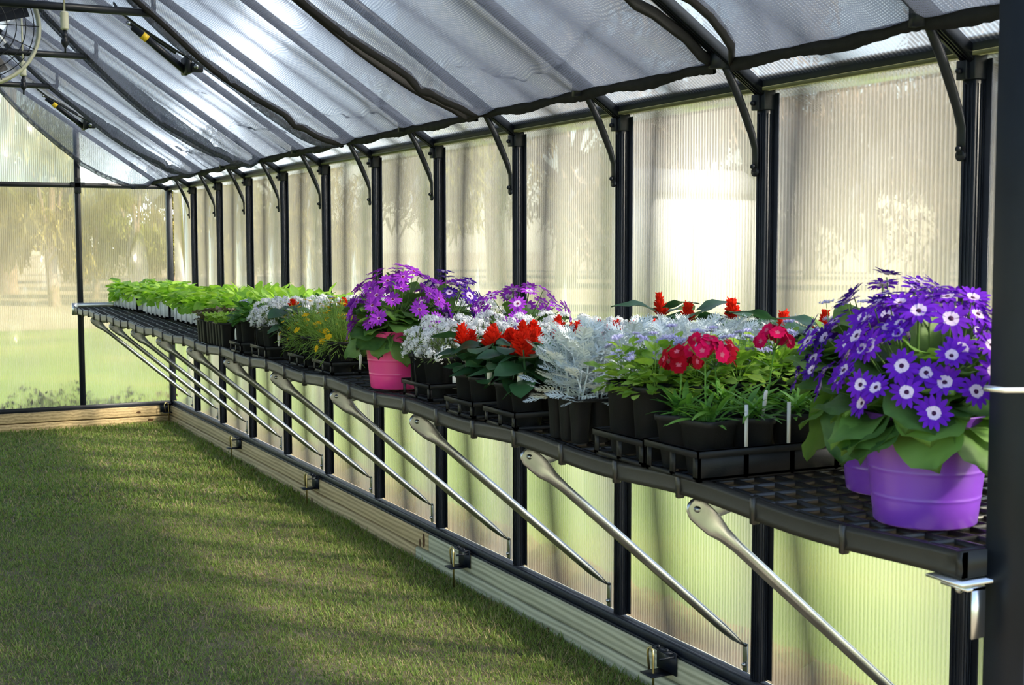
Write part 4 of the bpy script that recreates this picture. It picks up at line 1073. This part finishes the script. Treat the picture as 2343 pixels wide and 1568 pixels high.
# three reds among the gold
for i, (x, y, lb) in enumerate(((-.60, -4.905, 'single scarlet flower left of the golden ones, above the black pots'), (-.42, -4.98, 'scarlet flower among the golden ones'), (-.30, -5.62, 'dull red flower behind the pink pot foliage'))):
    r = thing('potted_salvia', lb, 'potted plant', (x, y, TZ), i*2.0, 'scattered red flowers'); round_pot(r, .040, .11); salvia(r, .105, np.random.RandomState(90+i), 1, 1.25)
# petunia tray
yc = -4.425
carry_tray((-.43, yc, ZS), .520, .170, 'small black tray of dark green plants', .045)
row_fill(lambda r, rr: (round_pot(r, .043, .130), ageratum(r, .125, rr, 2, .055, .07, M['leaf_petunia'], 60, .040)), 'potted_bedding_plant', 'potted plant', [-.635, -.53, -.425, -.32, -.215], [yc-.043, yc+.043], TZ, 'dark green plants in the small tray',
         (['tall black pot of dark green leaves at the front of the small tray', 'black pot of dark green leaves next to the cell packs'], 'dark green plant in the small tray'), 95, 3)
tagstake((-.655, -4.30, ZS+.02), -.5, 'white tag between the cell packs and the dark green plants', .012, .07)
# kale packs
kp = [(-.640, -3.80), (-.635, -3.955), (-.635, -4.110), (-.515, -3.80), (-.515, -3.955), (-.515, -4.11)]
for i, (x, y) in enumerate(kp):
    cell_pack((x, y, ZS), ['black cell pack of ruffled purple leaves, farthest at the shelf edge', 'black cell pack of ruffled green leaves, middle at the shelf edge', 'black cell pack of ruffled green leaves, nearest at the shelf edge'][i] if i < 3 else 'black cell pack, second row from the shelf edge, %s' % ('farthest', 'middle', 'nearest')[i-3], h=.105)
def kale(mat):
    def f(r, rr):
        fo = MB(); T = T_leaf(.45, .3, .2, 6, lambda t: .35+.65*t**.6, .14, 0, .15); n = 9; a = np.arange(n)*2.4
        fo.inst(T, np.c_[0*a, 0*a, .004*np.arange(n)], np.c_[np.cos(a), np.sin(a), rr.uniform(.2, 1.4, n)], .042*rr.uniform(.7, 1.2, n), rr.uniform(-.4, .4, n)); fo.build('leaves', mat, r, True)
    return f
row_fill(kale(M['leaf_kale']), 'ornamental_kale', 'plant', [-.665, -.615, -.54, -.49], [-3.85, -3.80, -3.75], ZS+.094, 'ruffled purple plants in the farthest cell packs', ([], 'ruffled purple plant in the farthest cell packs'), 101, 2)
row_fill(kale(M['leaf_ageratum']), 'leafy_bedding_plant', 'plant', [-.660, -.610, -.54, -.49], [-4.16, -4.11, -4.06, -4.005, -3.955, -3.905], ZS+.094, 'ruffled green plants in the nearer cell packs', ([], 'ruffled green plant in the nearer cell packs'), 102, 2)
# back rows behind the packs: broad leaved plants
row_fill(lambda r, rr: (round_pot(r, .045, .12), ageratum(r, .115, rr, 0, .075, .085, M['leaf_lettuce'], 40, .062)), 'potted_leafy_plant', 'potted plant', [-.38, -.26, -.14], [-3.25, -3.38, -3.52, -3.66, -3.80, -3.95, -4.10, -4.25], TZ, 'bright leafy plants behind the cell packs', ([], 'bright leafy plant standing behind the cell packs'), 103, 4)
# white troughs with seedlings
def trough(root_loc, L, label):
    r = thing('planter_trough', label, 'planter', root_loc, 0, 'white troughs of seedlings')
    b = MB(); X, Y, h, t = .19, L/2, .105, .012
    b.box((-X, -Y, 0), (-X+t, Y, h)).box((X-t, -Y, 0), (X, Y, h)).box((-X, -Y, 0), (X, -Y+t, h)).box((-X, Y-t, 0), (X, Y, h)).box((-X, -Y, 0), (X, Y, t))
    for y in np.arange(-Y+.10, Y-.05, .13): b.box((-X-.003, y, .004), (-X, y+.05, h-.006))
    b.build('body', M['tray_white'], r); MB().box((-X+t, -Y+t, .07), (X-t, Y-t, h-.014)).build('soil', M['soil'], r); return r
tr = [(-.51, .84, 'white trough of seedlings in the far corner'), (-1.53, .78, 'white trough of seedlings, middle of the three'), (-2.47, .82, 'white trough of seedlings nearest the black cell packs')]
for yc, L, lb in tr: trough((-.235, yc, ZS), L, lb)
rr = np.random.RandomState(110); protos = []
for i in range(5):
    me = seedling(None, rr, 15, .072).mesh('seedling', [M['leaf_lettuce']], True); protos.append(me)
k = 0
for ti, (yc, L, lb) in enumerate(tr):
    ys = np.arange(yc-L/2+.05, yc+L/2-.02, .075)
    for x in (-.395, -.315, -.235, -.155, -.075):
        for y in ys:
            o = link('seedling', protos[rr.randint(5)], None, (x+rr.uniform(-.012, .012), y+rr.uniform(-.012, .012), ZS+.088)); o.rotation_euler = (rr.uniform(-.15, .15), rr.uniform(-.15, .15), rr.uniform(0, 6.28)); o.scale = (rr.uniform(.85, 1.25),)*3
            tag(o, 'bright green leafy seedling in the %s white trough' % ('far corner', 'middle', 'nearest')[ti], 'seedling', 'seedlings in the %s trough' % ('far corner', 'middle', 'nearest')[ti])
# loose leafy packs between troughs
row_fill(lambda r, rr: (round_pot(r, .040, .10), ageratum(r, .095, rr, 0, .07, .09, M['leaf_lettuce'], 40, .062)), 'potted_leafy_plant', 'potted plant', [-.36, -.25, -.13], [-2.98, -3.10], TZ, 'leafy plants between the trough and the packs', ([], 'leafy green plant between trough and cell packs'), 104, 2)

# ------------------------------------------------------------------ turf inside
def grass(N, seed, xr, yr, hmin, hmax, wd):
    rr = np.random.RandomState(seed); x = rr.uniform(*xr, N); y = rr.uniform(*yr, N)
    dens = .5+.5*np.sin(x*9.3+np.sin(y*4.1)*3)*np.sin(y*10.7+np.sin(x*8.3)*3); dens = .52+.48*dens
    nearwall = np.clip((x+.30)/.25, 0, 1)+np.clip((y+.35)/.3, 0, 1); keep = rr.rand(N) < np.clip(dens+nearwall, 0, 1); x = x[keep]; y = y[keep]; nearwall = nearwall[keep]; N = len(x)
    T = T_petal(.5, 2, 0, .06, 1.0); T = (T[0]*[1, 1, 1], T[1], T[2], T[3])
    a = rr.uniform(0, 6.28, N); el = rr.uniform(.15, 1.6, N); h = rr.uniform(hmin, hmax, N)*(1+.5*np.clip(nearwall, 0, 1))
    return x, y, a, el, h, N, rr
def grass_obj(N, seed, xr, yr, hmin, hmax, wd, mats):
    x, y, a, el, h, N, rr = grass(N, seed, xr, yr, hmin, hmax, wd)
    D = np.c_[np.cos(a), np.sin(a), el]; D /= np.linalg.norm(D, axis=1)[:, None]; U = np.array([0, 0, 1.]); R_ = np.cross(D, U); R_ /= np.linalg.norm(R_, axis=1)[:, None]
    P = np.c_[x, y, soil_z(x, y)-.002]; m_ = P+D*h[:, None]*.55; e = P+D*h[:, None]*.95; e[:, 2] -= h*.22*(1.2-el/1.6)
    w_ = (wd*rr.uniform(.7, 1.3, N))[:, None]
    V = np.stack([P-R_*w_, P+R_*w_, m_+R_*w_*.8, m_-R_*w_*.8, e], 1).reshape(-1, 3); o5 = np.arange(N)[:, None]*5
    F4 = o5+[0, 1, 2, 3]; F3 = o5+[3, 2, 4]; mi = (rr.rand(N) < .22).astype(int)
    return make_mesh('grass', V, F4, F3, mats, mi, mi)
M['grass'] = leafmat('turf_blade', (.075, .14, .032), (.26, .35, .085), .4, .5)
M['straw'] = leafmat('dry_blade', (.22, .17, .09), (.42, .34, .19), .2, .7)
o = link('turf', grass_obj(330000, 5, (-2.35, -.03), (-6.9, -3.2), .014, .038, .0013, [M['grass'], M['straw']])); tag(o, 'short patchy green turf on the greenhouse floor, nearer half', 'grass', None, 'stuff')
o = link('turf', grass_obj(130000, 6, (-2.35, -.03), (-3.2, -.03), .020, .045, .0024, [M['grass'], M['straw']])); tag(o, 'short green turf on the greenhouse floor, farther half', 'grass', None, 'stuff')

# ------------------------------------------------------------------ outside
# dry twiggy growth against the end wall
b = MB(); rr = np.random.RandomState(77)
for i in range(300):
    x = rr.uniform(-2.3, .05); y = rr.uniform(.10, .32); L = rr.uniform(.05, .16)*(1+.9*(rr.rand() < .12)); a = rr.uniform(0, 6.28)
    p0 = Vector((x, y, GZ+.01)); z0 = .10+.06*math.sin(x*6)
    pts = [p0, p0+Vector((math.cos(a)*L*.4, 0, z0*.6)), p0+Vector((math.cos(a)*L, math.sin(a)*.04, z0+L*.35)), p0+Vector((math.cos(a)*L*1.7, math.sin(a)*.05, z0+L*.1))]
    b.tube(pts, [.0022, .0018, .0014, .0008], 4, 0, False)
T = T_leaf(.35, .2, .1, 2); n = 2600; x = rr.uniform(-2.4, .08, n); z = GZ+rr.uniform(0, 1, n)**1.4*(.25+.05*np.sin(x*6)+.05*np.sin(x*17))
b.inst(T, np.c_[x, rr.uniform(.09, .34, n), z], rr.uniform(-1, 1, (n, 3)), .03*rr.uniform(.6, 1.4, n))
tag(b.build('dry_undergrowth', leafmat('dry_twigs', (.05, .035, .02), (.14, .10, .055), .1, .8)), 'brown twiggy growth behind the end wall pane', 'undergrowth', None, 'stuff')

M['tree_leaf'] = leafmat('tree_leaf', (.11, .13, .03), (.30, .30, .07), .35, .6)
M['tree_leaf_b'] = leafmat('olive_tree_leaf', (.15, .14, .045), (.38, .33, .11), .35, .6, None, (1.2, 1.15, .8))
M['tree_leaf_c'] = leafmat('pale_dry_tree_leaf', (.21, .165, .12), (.42, .335, .25), .35, .6, None, (1.1, 1.0, .85))
M['bark'] = plain('bark', (.20, .15, .11), .9, 0, .2, .35, 6, .6, 20)
def tree_mesh(seed, H, Wd, mat, n=4200, low=.02):
    rr = np.random.RandomState(seed); b = MB(); T = T_leaf(.42, .15, .1, 1); k = 11
    cs = np.c_[rr.uniform(-.6, .6, k)*Wd, rr.uniform(-.6, .6, k)*Wd, rr.uniform(low+.15, .88, k)*H]; r_ = rr.uniform(.28, .45, k)*Wd; j = rr.randint(k, size=n)
    d = rr.normal(size=(n, 3)); d /= np.linalg.norm(d, axis=1)[:, None]; q = rr.uniform(.55, 1, n)**.6
    P = cs[j]+d*(r_[j]*q)[:, None]*[1, 1, .8]; P[:, 2] = np.maximum(P[:, 2], low*H); b.inst(T, P, rr.normal(size=(n, 3)), H*.055*rr.uniform(.7, 1.4, n))
    t = MB(); t.tube([(0, 0, 0), (.02*H, 0, .3*H), (0, .02*H, .7*H)], [.035*H, .026*H, .012*H], 8, 0, False)
    for c in cs[:7]: t.tube([(.01*H, 0, .3*H), tuple(c*[.5, .5, .85]), tuple(c)], [.015*H, .010*H, .004*H], 5, 0, False)
    return b.mesh('crown', [mat]), t.mesh('trunk', [M['bark']], True)
TM = [tree_mesh(201, 9, 3.0, M['tree_leaf']), tree_mesh(202, 11, 3.6, M['tree_leaf_b']), tree_mesh(203, 8, 3.4, M['tree_leaf_b']), tree_mesh(204, 9, 3.6, M['tree_leaf_c']), tree_mesh(205, 11, 3.6, M['tree_leaf_c'])]
def tree(x, y, kind, s, label, group):
    r = thing('tree', label, 'tree', (x, y, GZ-.03), rs.uniform(0, 6.28), group); link('crown', TM[kind][0], r); link('trunk', TM[kind][1], r); r.scale = (s,)*3; return r
gt = 'hazy trees beyond the far end pane'; gs = 'hazy trees beyond the long wall'
for i in range(11):
    az = math.radians(-3+2.9*i); d = 38+(i % 3)*9; tree(-2.1+d*math.sin(az), -9.7+d*math.cos(az), i % 3, rs.uniform(.50, .56) if 4 <= i <= 8 else rs.uniform(.8, 1.0), 'blurred olive tree seen through the far end wall, %s from the left' % (ORD+['eleventh', 'twelfth'])[i].replace('front', 'first'), gt)
for i in range(8):
    az = math.radians(7.5+1.6*i); d = 30+(i % 2)*4; tree(-2.1+d*math.sin(az), -9.7+d*math.cos(az), (i+1) % 3, rs.uniform(.32, .38), 'low olive bush seen through the far end wall, %s from the left' % ORD[i].replace('front', 'first'), 'low bushes beyond the far end pane')
for i in range(12):
    az = math.radians(29+2.6*i); d = 40+(i % 3)*10; tree(-2.1+d*math.sin(az), -9.7+d*math.cos(az), 3+(i % 2), rs.uniform(.85, 1.15), 'blurred pale tree seen through the long wall, %s from the left' % (ORD+['eleventh', 'twelfth'])[i].replace('front', 'first'), gs)
# white shed added outside to give the bright glare in the long wall
az = math.radians(35.2); d = 26
r = thing('added_glare_shed', 'white shed added outside for the glare in the long wall pane', 'shed', (-2.1+d*math.sin(az), -9.7+d*math.cos(az), GZ-.03), -az+.62)
wm = plain('glare_shed_wall', (.93, .92, .90), .6, 0, .3, .03, 2)
MB().box((-1.25, 0, 0), (1.25, 1.6, 2.3)).build('walls', wm, r)
MB().add([(-1.4, -.15, 2.3), (1.4, -.15, 2.3), (1.4, 1.75, 2.3), (-1.4, 1.75, 2.3), (-1.4, .8, 2.8), (1.4, .8, 2.8)], [(0, 1, 5, 4), (2, 3, 4, 5), (0, 3, 2, 1)], [(0, 4, 3), (1, 2, 5)]).build('roof', plain('grey_shed_roof', (.30, .31, .33), .7), r)
o = MB().box((-.4, -.03, .05), (.4, 0, 1.95)).build('door', plain('pale_shed_door', (.80, .80, .78), .6), r)
